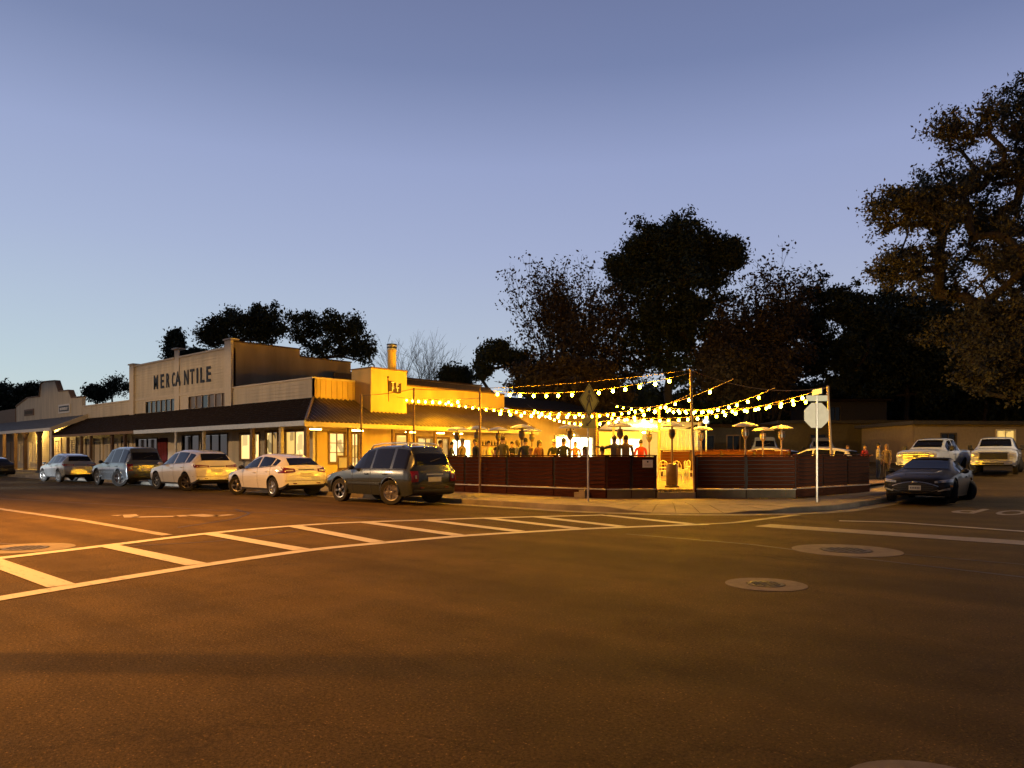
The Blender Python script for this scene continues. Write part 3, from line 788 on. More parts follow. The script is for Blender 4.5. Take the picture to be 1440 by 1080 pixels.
# ---- the stepped false front at the left ------------------------------
ffb = empty('false_front_building', ((XF0+XL)/2, WY, 0), 0, 'tan shop with a stepped false front and a lit yellow porch at far left', 'building')
off = Off(ffb)
out = [(23, 571), (23, 572), (39, 560), (56, 558), (58, 540), (61, 537.5), (78, 536), (83, 551), (97, 549.5), (101, 560), (115.5, 558.5)]
prof = []
for px, py in out[1:]:
    x, z = at_y(px, WY); prof.append((x, hgt(py, z)))
prof = [(prof[0][0], .2)] + prof + [(prof[-1][0], .2)]
prof = [(min(x, XL-.15), z) for x, z in prof]
mb = MB(); mb.prism(prof, lambda u, v, w: (u, WY+w, v), .3); mb.build('false_front', 'cream_siding', ffb)
cpm = MB()
for a, b_ in zip(prof[1:-2], prof[2:-1]):
    d = Vector((b_[0]-a[0], b_[1]-a[1])); n = Vector((-d.y, d.x)).normalized()*.1
    cpm.prism([a, b_, (b_[0]+n.x, b_[1]+n.y), (a[0]+n.x, a[1]+n.y)], lambda u, v, w: (u, WY-.08+w, v), .46)
cpm.build('coping', 'trim_brown', ffb)
def fsign(px0, px1, py0, py1, frame, face, strokes):
    a, z0 = at_y(px0, WY); b_, z1 = at_y(px1, WY); zz = (z0+z1)/2
    s = pbox(P, a, b_, .02, .07, hgt(py1, zz), hgt(py0, zz), 'wall_sign', frame, ffb)
    k = pbox(P, a+.2, b_-.2, .071, .085, hgt(py1, zz)+.15, hgt(py0, zz)-.15, 'sign_face', face, s); k.matrix_parent_inverse = Matrix.Identity(4)
    if strokes:
        zc = (hgt(py0, zz)+hgt(py1, zz))/2; n = 9
        for i in range(n):
            x = a+.45+i*(b_-a-.9)/n
            pbox(P, x, x+.2*(1+.5*(i % 2)), .0851, .092, zc-.12, zc+.12, 'stroke', 'white_paint', s).matrix_parent_inverse = Matrix.Identity(4)
fsign(35, 48, 575.5, 584.5, 'trim_brown', 'house_wall', False); fsign(83.3, 99, 568.5, 581, 'white_paint', 'sign_black', True)
EYF = 19.6; xr = U(71.5, EYF)
shingle_roof(XF0-8, xr, EYF, 3.78, WY-.02, 4.95, ffb, courses=8, m='grey_roof')
pbox(front(EYF), XF0-8, xr+.05, 0, .08, 3.55, 3.80, 'fascia', 'white_paint', ffb)
rk = MB(); rk.add([(xr, EYF, 3.50), (xr, EYF, 3.84), (xr, WY, 5.02), (xr, WY, 4.62), (xr+.1, EYF, 3.50), (xr+.1, EYF, 3.84), (xr+.1, WY, 5.02), (xr+.1, WY, 4.62)],
       [(0,1,2,3), (7,6,5,4), (0,4,5,1), (1,5,6,2), (2,6,7,3), (3,7,4,0)]); rk.build('rake_board', 'fascia_wood', ffb)
clap(front(WY-.002), XF0, XL-.2, .4, 3.9, parent=ffb)
for a, b_, z0, z1, pn in ((28, 32.5, 1.0, 2.8, 'glass_dark'), (44.5, 51.5, 1.0, 2.9, 'glass_dark')):
    window(front(WY-.03), U(a), U(b_), z0, z1, ffb, pane=pn, frame='cream_trim', nu=2, nz=2, fw=.16)
pbox(front(WY-.03), U(36.5), U(42.5), 0, .06, .4, 2.9, 'door', 'cream_trim', ffb)
for px in (3, 19, 33, 53, 70):
    x = U(px, EYF+.2); pbox(front(EYF+.2), x-.14, x+.14, -.28, 0, .2, 3.6, 'porch_post', 'post_wood', ffb)
    if px in (33, 53):
        for s in (-1, 1):
            b = MB(); b.box((x+s*.45, EYF+.34, 3.3), (.9, .12, .12), tilt=Matrix.Rotation(-s*R(40), 3, 'Y')); b.build('bracket', 'post_wood', ffb)
mb = MB(); xx = U(72.3, EYF); mb.tube([(xx, EYF-.02, .16), (xx, EYF-.02, 3.55)], .07, 8); mb.build('downpipe', 'white_paint', ffb)
pbox(front(19.6), XF0-6, XL, -2.7, 0, .02, FLOOR-.1, 'porch_floor', 'concrete', ffb)
for px in (40, 62):
    x = U(px, 21.3); c = pbox(front(21.3), x-.15, x+.15, -.3, 0, 3.95, 4.05, 'light_fitting', 'white_paint', ffb)
    MB().ball((x, 21.45, 3.87), .09).build('lamp_bulb', 'porch_light', ffb)
off.done()
# ---- dim shop further left
far_b = empty('far_shop', (U(5), WY, 0), 0, 'dim red-brown shop cut by the left edge', 'building')
off = Off(far_b)
pbox(P, XF0-30, XF0-.3, -8, .0, .1, 6.3, 'wall', 'trim_brown', far_b)
for i in range(4):
    x = XF0-3-i*4; window(P, x-1, x+1, 1.0, 2.9, far_b, pane='glass_dark', frame='frame_dark', nu=2)
off.done()
# ================================================================== VEHICLES
def car_paint(name, col, metal=.25, rough=.24): return mat(name, col, rough, metal, vary=.05, scale=3, coat=1.0)
mat('tyre', (.014, .013, .012), .85, bump=.2)
mat('trim_black', (.014, .013, .013), .55)
mat('rim_alloy', (.50, .49, .47), .3, .9, vary=.1)
mat('rim_dark', (.12, .115, .11), .35, .8, vary=.1)
mat('chrome', (.55, .55, .54), .3, 1.0, vary=.03)
mat('car_glass', (.006, .006, .007), .05, vary=0, spec=.32)
mat('tail_red', (.13, .006, .006), .18, vary=.2, coat=.6)
mat('lamp_clear', (.55, .54, .50), .12, .3, vary=.15, coat=.8)
mat('amber', (.55, .16, .02), .2, vary=.1)
mat('plate', (.62, .60, .55), .5, vary=.1)
mat('plate_text', (.05, .06, .12), .6)
SHAPES = {
 # x, bottom, shoulder, top, half width low, half width shoulder, half width top
 'boxsuv': dict(L=4.66, W=1.84, wr=.37, wb=2.70, wx=.05, st=[
   (2.33,.42,.60,.68,.58,.66,.52),(2.30,.36,.66,.80,.70,.80,.62),(2.15,.30,.82,.93,.80,.88,.70),(1.7,.28,.92,1.02,.84,.91,.72),(1.05,.28,1.0,1.10,.86,.92,.72),
   (.80,.28,1.02,1.14,.86,.92,.73),(.45,.28,1.04,1.46,.86,.92,.68),(.12,.28,1.05,1.70,.86,.92,.63),(-.5,.28,1.05,1.78,.86,.92,.63),(-1.4,.28,1.05,1.79,.86,.92,.63),
   (-2.0,.28,1.05,1.74,.86,.91,.62),(-2.12,.30,1.05,1.66,.86,.90,.62),(-2.26,.34,1.04,1.14,.85,.89,.70),(-2.31,.36,.95,1.06,.82,.87,.70),(-2.34,.42,.90,.98,.76,.84,.66)],
   wins=[(.62,-.28),(-.40,-1.28),(-1.42,-2.08)], ws=(.74,.16), rw=(-2.125,-2.255), seams=[.62,-.34,-1.30], rack=(.1,-1.9)),
 'crossover': dict(L=4.75, W=1.92, wr=.37, wb=2.85, wx=.0, st=[
   (2.37,.42,.58,.64,.50,.58,.46),(2.32,.34,.66,.78,.68,.78,.58),(2.12,.28,.84,.93,.82,.90,.70),(1.7,.27,.93,1.03,.87,.95,.74),(1.15,.27,1.0,1.11,.88,.96,.75),
   (.95,.27,1.03,1.15,.88,.96,.76),(.5,.27,1.06,1.44,.88,.96,.70),(.1,.27,1.08,1.63,.88,.96,.65),(-.5,.27,1.10,1.71,.88,.96,.64),(-1.2,.27,1.13,1.69,.88,.96,.63),
   (-1.8,.28,1.16,1.60,.88,.95,.60),(-2.02,.30,1.17,1.52,.88,.94,.60),(-2.24,.36,1.12,1.20,.87,.92,.70),(-2.33,.40,.98,1.10,.84,.90,.72),(-2.38,.46,.86,.95,.76,.84,.66)],
   wins=[(.75,-.30),(-.40,-1.32),(-1.42,-1.86)], ws=(.90,.14), rw=(-1.98,-2.22), seams=[.72,-.35,-1.34], rack=None),
 'hatch': dict(L=4.36, W=1.82, wr=.335, wb=2.65, wx=.0, st=[
   (2.18,.38,.52,.58,.48,.56,.44),(2.13,.30,.60,.70,.66,.74,.56),(1.95,.24,.74,.83,.78,.85,.68),(1.5,.22,.84,.94,.83,.90,.72),(1.05,.22,.90,1.01,.84,.91,.72),
   (.9,.22,.92,1.04,.84,.91,.72),(.4,.22,.94,1.30,.84,.91,.66),(-.05,.22,.96,1.45,.84,.91,.61),(-.5,.22,.98,1.48,.84,.91,.60),(-1.0,.22,1.01,1.45,.84,.91,.59),
   (-1.5,.23,1.04,1.36,.84,.90,.57),(-1.72,.25,1.05,1.28,.84,.89,.58),(-2.02,.30,1.00,1.06,.83,.87,.68),(-2.12,.36,.86,.98,.80,.85,.68),(-2.18,.42,.74,.82,.72,.80,.62)],
   wins=[(.75,-.28),(-.38,-1.20),(-1.27,-1.55)], ws=(.86,.0), rw=(-1.62,-2.0), seams=[.72,-.33,-1.2], rack=None),
 'coupe': dict(L=4.63, W=1.87, wr=.345, wb=2.82, wx=.05, st=[
   (2.31,.34,.50,.56,.44,.52,.40),(2.27,.26,.56,.66,.66,.76,.58),(2.10,.20,.68,.77,.80,.87,.70),(1.7,.18,.78,.87,.86,.93,.74),(1.1,.18,.84,.95,.87,.935,.73),
   (.85,.18,.86,.98,.87,.935,.73),(.3,.18,.88,1.22,.87,.93,.62),(-.1,.18,.89,1.35,.87,.93,.56),(-.6,.18,.91,1.38,.87,.93,.54),(-1.1,.18,.94,1.31,.88,.94,.54),
   (-1.6,.20,.97,1.14,.88,.94,.58),(-1.95,.24,.98,1.07,.87,.92,.64),(-2.15,.28,.94,1.04,.84,.89,.66),(-2.26,.34,.80,.92,.78,.84,.66),(-2.31,.40,.68,.76,.70,.78,.6)],
   wins=[(.62,-.62),(-.72,-1.25)], ws=(.80,-.05), rw=(-1.02,-1.62), seams=[.62,-.66], rack=None),
 'pickup': dict(L=5.85, W=2.02, wr=.42, wb=3.70, wx=.02, st=[
   (2.93,.50,.98,1.06,.76,.86,.74),(2.88,.44,1.10,1.19,.86,.95,.80),(2.70,.42,1.16,1.26,.90,.99,.83),(2.1,.42,1.19,1.30,.90,1.0,.83),(1.5,.42,1.22,1.33,.90,1.0,.80),
   (1.3,.42,1.24,1.36,.90,1.0,.80),(.95,.42,1.22,1.62,.90,1.0,.76),(.55,.42,1.22,1.86,.90,1.0,.70),(0,.42,1.22,1.93,.90,1.0,.70),(-.6,.42,1.22,1.93,.90,1.0,.70),
   (-.95,.42,1.22,1.88,.90,1.0,.70),(-1.08,.44,1.22,1.40,.90,1.0,.80),(-1.14,.46,1.24,1.33,.90,1.0,.90),(-2.0,.48,1.26,1.34,.90,1.0,.92),(-2.85,.5,1.26,1.34,.90,1.0,.92),(-2.92,.54,1.2,1.28,.88,.97,.9)],
   wins=[(1.02,.02),(-.10,-.88)], ws=(1.24,.60), rw=(-.97,-1.075), seams=[1.0,-.04,-.95], rack=None),
}
PI_ = math.pi
def make_car(kind, paint, label, cat, loc, rz, scale=1.0, rim='rim_alloy', front='mesh', cladding=True, rack=False, plate=True, tall=1.0, group=None, low=False, name='parked_car'):
    D = SHAPES[kind]; st = sorted(D['st'])
    xs = np.array([s[0] for s in st]); T = np.array([s[1:] for s in st])
    def par(x): return [np.interp(x, xs, T[:, k]) for k in range(6)]
    X = [xs[0]]
    for q in sorted(list(np.linspace(xs[0], xs[-1], 46)) + list(xs)):
        if q-X[-1] > .022: X.append(q)
    if xs[-1]-X[-1] > .001: X.append(xs[-1])
    Pm = np.array([par(x) for x in X])
    for _ in range(2):
        Q = Pm.copy(); Q[1:-1] = (Pm[:-2]+2*Pm[1:-1]+Pm[2:])/4; Q[:2] = Pm[:2]; Q[-2:] = Pm[-2:]; Pm = Q
    Pm[:, 1:3] = Pm[:, 1:3]; Xn = np.array(X)
    def pr(x): return [np.interp(x, Xn, Pm[:, k]) for k in range(6)]
    wx = [D['wb']/2+D['wx'], -D['wb']/2+D['wx']]; wr = D['wr']; hw = D['W']/2; RA = wr+.065
    for xw in wx:                          # extra stations that follow the wheel arches
        Xa = [xw+RA*math.cos(t) for t in np.linspace(0, PI_, 19)]
        X += Xa
    X = sorted(q for q in X if xs[0] <= q <= xs[-1])
    X = [q for k, q in enumerate(X) if k == 0 or q-X[k-1] > .004]
    def arch(x, zb):
        for xw in wx:
            d = RA*RA-(x-xw)**2
            if d > 1e-6: return max(zb, wr+math.sqrt(d))
        return zb
    def outer(x):
        zb, zs, zt, wb, ws, wt = pr(x)
        return [(wb, zb), (wb+.012, zb+.07), (ws*.995, zb+.42*(zs-zb)), (ws, zb+.76*(zs-zb)), (ws*.965, zs), (wt, max(zt-.055, zs+.005)), (wt*.86, max(zt-.012, zs+.03)), (wt*.45, max(zt, zs+.035)), (0, max(zt+.004, zs+.04))]
    def section(x):
        zb, zs, zt, wb, ws, wt = pr(x); za = arch(x, zb); o_ = outer(x); wi = hw-.40
        zz = [p[1] for p in o_]; yy = [p[0] for p in o_]
        def on_(z): return (float(np.interp(z, zz, yy)), z)
        low = [(0, zb), (min(wi, wb*.8), zb), (min(wi, wb*.8), za), on_(za)]
        side_ = []
        for k, p in enumerate(o_[1:5]):
            z = max(p[1], za+.012*(k+1)); side_.append(on_(z) if z > p[1] else p)
        return low + side_ + o_[5:]
    mb = MB(); rings = []
    for x in X:
        h = section(x); ring = [(x, y, z) for y, z in h] + [(x, -y, z) for y, z in h[-2:0:-1]]
        rings.append(ring)
    n = len(rings[0]); nh = len(section(0))
    for r in rings: mb.v += r
    for i in range(len(rings)-1):
        for k in range(n):
            kk = k if k < nh-1 else n-1-k
            mb.f.append([i*n+k, i*n+(k+1) % n, (i+1)*n+(k+1) % n, (i+1)*n+k]); mb.mi.append(1 if kk <= 2 or (kk == 3 and cladding) else 0)
    mb.f.append(list(range(n))); mb.mi.append(0); o = (len(rings)-1)*n; mb.f.append([o+k for k in range(n)][::-1]); mb.mi.append(0)
    root = empty(name, (loc[0], loc[1], loc[2]), rz, label, cat, group); root.scale = (scale, scale, scale*tall)
    body = mb.build('body', [paint, 'trim_black'], root, smooth=34)
    def inside(x, y, z):
        if x < xs[0] or x > xs[-1]: return False
        o_ = outer(x)
        if z < o_[0][1] or z > o_[-1][1]: return False
        return abs(y) <= np.interp(z, [p[1] for p in o_], [p[0] for p in o_])
    def surf(y, z, e):                     # where the nose (e=1) or tail (e=-1) skin stands at (y, z)
        a = xs[-1] if e > 0 else xs[0]
        for k in range(75):
            if inside(a-e*k*.012, y, z):
                lo_, hi_ = k-1, k
                for _ in range(5):
                    md = (lo_+hi_)/2
                    if inside(a-e*md*.012, y, z): hi_ = md
                    else: lo_ = md
                return a-e*hi_*.012
        return None
    def patch(e, y0, y1, z0, z1, nm, m, parent=None, lift=.007, ny=14, nz=6, mir=False):
        f0 = z0 if callable(z0) else (lambda t: z0); f1 = z1 if callable(z1) else (lambda t: z1)
        for sg in ((1, -1) if mir else (1,)):
            vs = {}; pm = MB()
            for a in range(ny+1):
                for b_ in range(nz+1):
                    t = a/ny; y = sg*(y0+(y1-y0)*t); z = f0(t)+(f1(t)-f0(t))*b_/nz; q = surf(y, z, e)
                    if q is not None: vs[(a, b_)] = len(pm.v); pm.v.append((q+e*(lift+.006), y*(1+.014*abs(y)), z))
            for a in range(ny):
                for b_ in range(nz):
                    ks = [(a, b_), (a+1, b_), (a+1, b_+1), (a, b_+1)]
                    if all(k in vs for k in ks): pm.f.append([vs[k] for k in ks]); pm.mi.append(0)
            if pm.f: pm.build(nm, m, parent or root, smooth=True, fix=False)
    # glass
    def glass_side(x0, x1, s):
        g_ = MB(); m = 10; cols = []
        for i in range(m+1):
            x = x0+(x1-x0)*i/m; zb, zs, zt, wb, ws, wt = pr(x)
            b0, t0 = zs+.035, zt-.105
            if t0 < b0+.03: continue
            c = []
            for z in (b0, (b0+t0)/2, t0):
                a = (z-zs)/max(zt-.055-zs, .01); c.append((x, s*(ws*.965+(wt-ws*.965)*a+.007), z))
            cols.append(c)
        for a, b_ in zip(cols, cols[1:]): g_.add(a+b_, [(0, 3, 4, 1), (1, 4, 5, 2)])
        return g_.build('side_window', 'car_glass', root, smooth=True)
    for x0, x1 in D['wins']:
        for s in (-1, 1): glass_side(x0, x1, s)
    wxs = [q for w_ in D['wins'] for q in w_]
    for s in (-1, 1):
        bt = MB(); bt.tube([(q, s*(pr(q)[4]*.962), pr(q)[1]+.012) for q in np.linspace(max(wxs), min(wxs), 14)], .011, 5); bt.build('belt_trim', 'trim_black' if kind != 'pickup' else paint, root, smooth=True)
    def glass_top(x0, x1, nm, f=.88):
        g_ = MB(); m = 8; k = 6; vs = []
        nx, nz = -(pr(x1)[2]-pr(x0)[2]), (x1-x0); l = math.hypot(nx, nz); nx, nz = nx/l, nz/l
        if nz < 0: nx, nz = -nx, -nz
        for i in range(m+1):
            x = x0+(x1-x0)*i/m; zt, wt = pr(x)[2], pr(x)[5]
            for j in range(k+1):
                q = -1+2*j/k; vs.append((x+nx*.012, q*f*wt, zt-.012*abs(q)**2+nz*.014))
        g_.add(vs, [(i*(k+1)+j, i*(k+1)+j+1, (i+1)*(k+1)+j+1, (i+1)*(k+1)+j) for i in range(m) for j in range(k)])
        return g_.build(nm, 'car_glass', root, smooth=True)
    glass_top(*D['ws'], 'windshield'); glass_top(*D['rw'], 'rear_window', .90)
    # wheels
    tb = MB().lathe((0, 0, 0), [(wr*.64, -.10), (wr*.94, -.11), (wr, -.085), (wr, .085), (wr*.94, .11), (wr*.66, .105), (wr*.63, .06)], 28)
    rb = MB().lathe((0, 0, 0), [(wr*.66, .06), (wr*.645, .104), (wr*.60, .10), (wr*.57, .05)], 28)
    rb.lathe((0, 0, 0), [(wr*.15, .02), (wr*.15, .085), (wr*.10, .092)], 12)
    ns = 5 if kind in ('boxsuv', 'hatch', 'pickup') else 7
    for i in range(ns):
        a = 2*math.pi*i/ns; 
        for da in ((-.13, .13) if ns == 5 else (0,)):
            rb.box((math.cos(a+da*.5)*wr*.36, math.sin(a+da*.5)*wr*.36, .07), (wr*.50, wr*(.10 if ns == 5 else .14), .03), a+da)
    bk = MB().lathe((0, 0, 0), [(wr*.63, -.02), (wr*.63, .015)], 24)
    tme = None
    for x in wx:
        for s in (-1, 1):
            if tme is None:
                w = tb.build('wheel', 'tyre', root, smooth=40); tme = w.data
                r_ = rb.build('rim', rim, w, smooth=40); d_ = bk.build('brake_disc', 'trim_black', w); rme, dme = r_.data, d_.data
            else:
                w = bpy.data.objects.new('wheel', tme); COL.objects.link(w); w.parent = root
                for nm, md in (('rim', rme), ('brake_disc', dme)):
                    q = bpy.data.objects.new(nm, md); COL.objects.link(q); q.parent = w
            w.location = (x, s*(hw-.135), wr); w.rotation_euler = (R(-90*s), 0, random.uniform(0, 1))
    if low: return root
    # seams, handles, mirrors
    for x in D['seams']:
        for s in (-1, 1):
            sm = MB(); pts = []
            zb, zs, zt, wb, ws, wt = pr(x); h = outer(x)[0:5]
            for (y0, z0), (y1, z1) in zip(h, h[1:]):
                sm.add([(x-.007, s*(y0+.004), z0), (x+.007, s*(y0+.004), z0), (x+.007, s*(y1+.004), z1), (x-.007, s*(y1+.004), z1)], [(0, 1, 2, 3)])
            sm.build('door_seam', 'trim_black', root, fix=False)
    for x in [a-.16 for a in D['seams'][1:]]:
        x = x+.36
        for s in (-1, 1):
            zb, zs, zt, wb, ws, wt = pr(x); bev(part_box('door_handle', (x, s*(ws+.012), zb+.82*(zs-zb)), (.19, .035, .035), paint, root), .01)
    mx = D['ws'][0]-.22
    for s in (-1, 1):
        zb, zs, zt, wb, ws, wt = pr(mx)
        mm = MB(); mm.ball((0, 0, 0), (.07, .11, .075), 10, 6); mm.box((0, -s*.08, -.03), (.04, .12, .03))
        mm.build('mirror', 'trim_black' if kind != 'crossover' else paint, root, smooth=True, loc=(mx, s*(ws+.10), zs+.07))
    # tail end, every lamp and panel fitted to the skin
    bz = pr(0)[0]
    T_ = {'boxsuv': dict(l=(.62, .86, .70, 1.02), p=(.70, .84), tr=(.90, .94)), 'crossover': dict(l=(.36, .96, lambda t: .98-.02*t, lambda t: 1.05+.05*t), p=(.78, .92), tr=(1.00, 1.03)),
          'hatch': dict(l=(.46, .92, lambda t: .86-.05*t, lambda t: .96+.06*t), p=(.70, .83), tr=(.92, .95)), 'coupe': dict(l=(.5, .95, .80, .94), p=(.60, .73), tr=(.9, .92)), 'pickup': dict(l=(.86, 1.0, .80, 1.2), p=(.62, .75), tr=(1.15, 1.17))}[kind]
    patch(-1, *T_['l'], 'tail_light', 'tail_red', mir=True, lift=.010)
    y0, y1, z0, z1 = T_['l']
    zc0 = (z0(.5) if callable(z0) else z0); zc1 = (z1(.5) if callable(z1) else z1)
    patch(-1, y0+.06, y1-.12, zc0+.3*(zc1-zc0), zc0+.62*(zc1-zc0), 'reverse_lamp', 'lamp_clear', mir=True, lift=.014, ny=3, nz=2)
    patch(-1, -.26, .26, T_['p'][0], T_['p'][1], 'license_plate', 'plate', lift=.014, ny=4, nz=2)
    patch(-1, -.32, .32, T_['tr'][0], T_['tr'][1], 'tailgate_trim', 'chrome' if kind == 'boxsuv' else 'trim_black', lift=.012, nz=2)
    patch(-1, -.80, .80, bz+.02, bz+.20, 'rear_valance', 'trim_black', lift=.010, ny=20)
    patch(-1, -.92, .92, bz+.335, bz+.347, 'bumper_seam', 'trim_black', lift=.006, ny=24, nz=1)
    patch(-1, -.55, -.40, bz+.235, bz+.265, 'reflector', 'tail_red', lift=.009, ny=2, nz=1); patch(-1, .40, .55, bz+.235, bz+.265, 'reflector', 'tail_red', lift=.009, ny=2, nz=1)
    if kind in ('boxsuv', 'crossover', 'hatch'):
        wz = pr(D['rw'][1])[2]; wp = MB(); x0, x1 = D['rw'][1]+.01, D['rw'][0]
        wp.tube([(x0-.02, .1, pr(x0)[2]+.03), (x0+(x1-x0)*.25-.02, -.32, pr(x0+(x1-x0)*.25)[2]+.035)], .009, 5); wp.build('rear_wiper', 'trim_black', root)
    # nose
    F_ = xs[-1]
    def nose(y0, y1, z0, z1, nm, m, dx=.03, back=0.0, b=.012, rzz=0):
        return bev(part_box(nm, (F_-back, (y0+y1)/2, (z0+z1)/2), (.06+dx, abs(y1-y0), z1-z0), m, root, rz=rzz), b)
    if kind == 'pickup':
        bar = front == 'bar'
        patch(1, -.62, .62, .80 if bar else .74, 1.10, 'grille', 'trim_black', lift=.012, ny=14)
        if bar:
            for z in (.86, .95, 1.04): patch(1, -.60, .60, z-.020, z+.020, 'grille_bar', 'chrome', lift=.03, ny=12, nz=1)
            patch(1, -.12, .12, .91, .99, 'badge', 'sign_black', lift=.04, ny=3, nz=2)
        else:
            for z in (.735, 1.105): patch(1, -.64, .64, z-.022, z+.022, 'grille_surround', 'chrome', lift=.03, ny=12, nz=1)
            patch(1, .59, .64, .735, 1.105, 'grille_surround', 'chrome', lift=.03, ny=1, nz=5, mir=True)
        patch(1, .66, .95, lambda t: .88-.02*t, 1.09, 'headlight', 'lamp_clear', lift=.014, mir=True)
        patch(1, .70, .90, .955, 1.0, 'headlight_reflector', 'chrome', lift=.02, mir=True, ny=3, nz=1)
        bp_ = MB()
        for k in range(13):
            q = -1+2*k/12; xx = F_+.07-.16*abs(q)**4; bp_.v += [(xx-.10, q*.98, .48), (xx, q*.98, .50), (xx, q*.98, .69), (xx-.10, q*.98, .71)]
        bp_.f = [[k*4+a, k*4+(a+1) % 4, k*4+4+(a+1) % 4, k*4+4+a] for k in range(12) for a in range(4)]; bp_.mi = [0]*len(bp_.f); bp_.build('front_bumper', 'chrome', root, smooth=40)
        part_box('bumper_slot', (F_+.065, 0, .56), (.02, .9, .07), 'trim_black', root)
        for s_ in (-1, 1): part_box('fog_light', (F_+.06, s_*.70, .58), (.02, .16, .08), 'lamp_clear', root)
        for s_ in (-1, 1):
            ml = MB(); ml.box((0, 0, 0), (.10, .20, .24)); bev(ml.build('tow_mirror', 'trim_black', root, loc=(D['ws'][0]-.22, s_*1.14, 1.38)), .03)
    elif kind == 'coupe':
        patch(1, -.58, .58, lambda t: .27+.12*abs(2*t-1)**2, lambda t: .62-.13*abs(2*t-1)**2, 'grille', 'trim_black', lift=.008, ny=16)
        for k in range(5): patch(1, -.48, .48, .31+k*.055, .318+k*.055, 'grille_slat', 'rim_dark', lift=.016, ny=10, nz=1)
        patch(1, -.60, .60, lambda t: .60-.13*abs(2*t-1)**2, lambda t: .622-.13*abs(2*t-1)**2, 'grille_trim', 'chrome', lift=.014, ny=16, nz=1)
        patch(1, -.60, .60, lambda t: .255+.12*abs(2*t-1)**2, lambda t: .278+.12*abs(2*t-1)**2, 'grille_trim', 'chrome', lift=.014, ny=16, nz=1)
        patch(1, .50, .90, lambda t: .58+.03*t, lambda t: .635+.07*t, 'headlight', 'lamp_clear', mir=True, lift=.010)
        patch(1, .58, .66, .595, .645, 'headlight_lens', 'chrome', mir=True, lift=.016, ny=3, nz=2)
        patch(1, .58, .86, lambda t: .33+.05*t, lambda t: .36+.09*t, 'fog_light', 'lamp_clear', mir=True, lift=.010)
        patch(1, .86, .90, .47, .52, 'side_marker', 'amber', mir=True, lift=.012, ny=2, nz=2)
        pl = nose(-.16, .16, .36, .50, 'license_plate', 'plate', -.03, -.012, .004)
        for k in range(6): part_box('plate_character', (.018, -.11+k*.044, 0), (.004, .024, .05), 'plate_text', pl)
        em = MB(); em.ball((F_+.0, 0, .60), (.03, .085, .03), 12, 6); em.build('badge', 'chrome', root, smooth=True)
        patch(1, -.80, .80, .20, .245, 'front_lip', 'trim_black', lift=.012, ny=18, nz=2)
        for s_ in (-1, 1):
            hl = MB(); hl.tube([(x_, s_*y_, pr(x_)[2]-.006) for x_, y_ in ((2.0, .30), (1.6, .40), (1.2, .46), (.92, .50))], .012, 6); hl.build('hood_crease', paint, root, smooth=True)
    else:
        patch(1, .46, .88, lambda t: .66+.05*t, lambda t: .76+.08*t, 'headlight', 'lamp_clear', mir=True, lift=.010)
        patch(1, -.42, .42, .56, .70, 'grille', 'trim_black', lift=.010); patch(1, -.7, .7, bz+.04, bz+.16, 'front_valance', 'trim_black', lift=.010, ny=16)
    if rack and D['rack']:
        x0, x1 = D['rack']
        for s in (-1, 1):
            rr = MB(); z = lambda x: pr(x)[2]
            rr.tube([(x0, s*.56, z(x0)-.03), (x0-.15, s*.56, z(x0-.15)+.06)] + [(x, s*.56, z(x)+.06) for x in np.linspace(x0-.3, x1+.3, 7)] + [(x1+.15, s*.56, z(x1+.15)+.06), (x1, s*.56, z(x1)-.03)], .022, 8)
            rr.build('roof_rail', 'rim_alloy', root, smooth=True)
        for x in (x0-.55, x1+.5):
            rr = MB(); rr.box((x, 0, pr(x)[2]+.075), (.07, 1.12, .03)); rr.build('cross_bar', 'rim_alloy', root)
    if kind == 'boxsuv':
        for s in (-1, 1):                 # body-side mouldings and wheel-arch flares
            md = MB()
            for a, b_ in ((.85, -.85),):
                ws = pr(0)[4]; md.box(((a+b_)/2, s*(ws+.008), .62), (a-b_, .03, .055))
            md.build('side_moulding', paint, root)
            for x in wx:
                fl = MB(); fl.tube([(x+math.cos(t)*(wr+.085), s*(hw-.025), wr+math.sin(t)*(wr+.085)) for t in np.linspace(R(-8), R(188), 16)], .035, 6)
                fl.build('wheel_arch', paint, root, smooth=True)
    return root
car_paint('paint_green_grey', (.024, .030, .025)); car_paint('paint_white', (.70, .70, .70), 0, .3); car_paint('paint_cool', (.58, .63, .70), 0, .3)
car_paint('paint_silver', (.40, .42, .43), .6); car_paint('paint_slate', (.10, .115, .13), .5); car_paint('paint_pearl', (.70, .68, .64), .05)
mat('paint_charcoal', (.012, .010, .009), .45, 0, vary=.05, coat=.25, spec=.3); car_paint('paint_dark', (.02, .018, .02), .2); car_paint('paint_grey', (.30, .30, .29), .5)
PY = 15.55                                # centre line of the kerbside cars (noses to the left)
def along(pxa, pxb, side=14.65): return (at_y(pxa, side)[0]+at_y(pxb, side)[0])/2
PI = math.pi
G1 = 'cars parked along the main street kerb'
make_car('boxsuv', 'paint_green_grey', 'dark green-grey SUV with roof rails parked nearest, beside the patio fence', 'SUV', (along(478, 551), PY, 0), PI-R(1.5), 1.02, rack=True, cladding=False, tall=1.02, group=G1)
make_car('hatch', 'paint_white', 'white hatchback parked between the white SUV and the green-grey SUV', 'car', (along(333, 384.5), PY-.05, 0), PI, 1.03, tall=1.06, group=G1)
make_car('crossover', 'paint_pearl', 'white SUV with a wide dark rear window parked in front of the display windows', 'SUV', (along(221, 263), PY, 0), PI, 1.04, rim='rim_dark', tall=1.02, group=G1)
make_car('boxsuv', 'paint_slate', 'slate grey SUV second from the left, its side lit white', 'SUV', (along(138, 168), PY, 0), PI, 1.06, tall=1.05, group=G1)
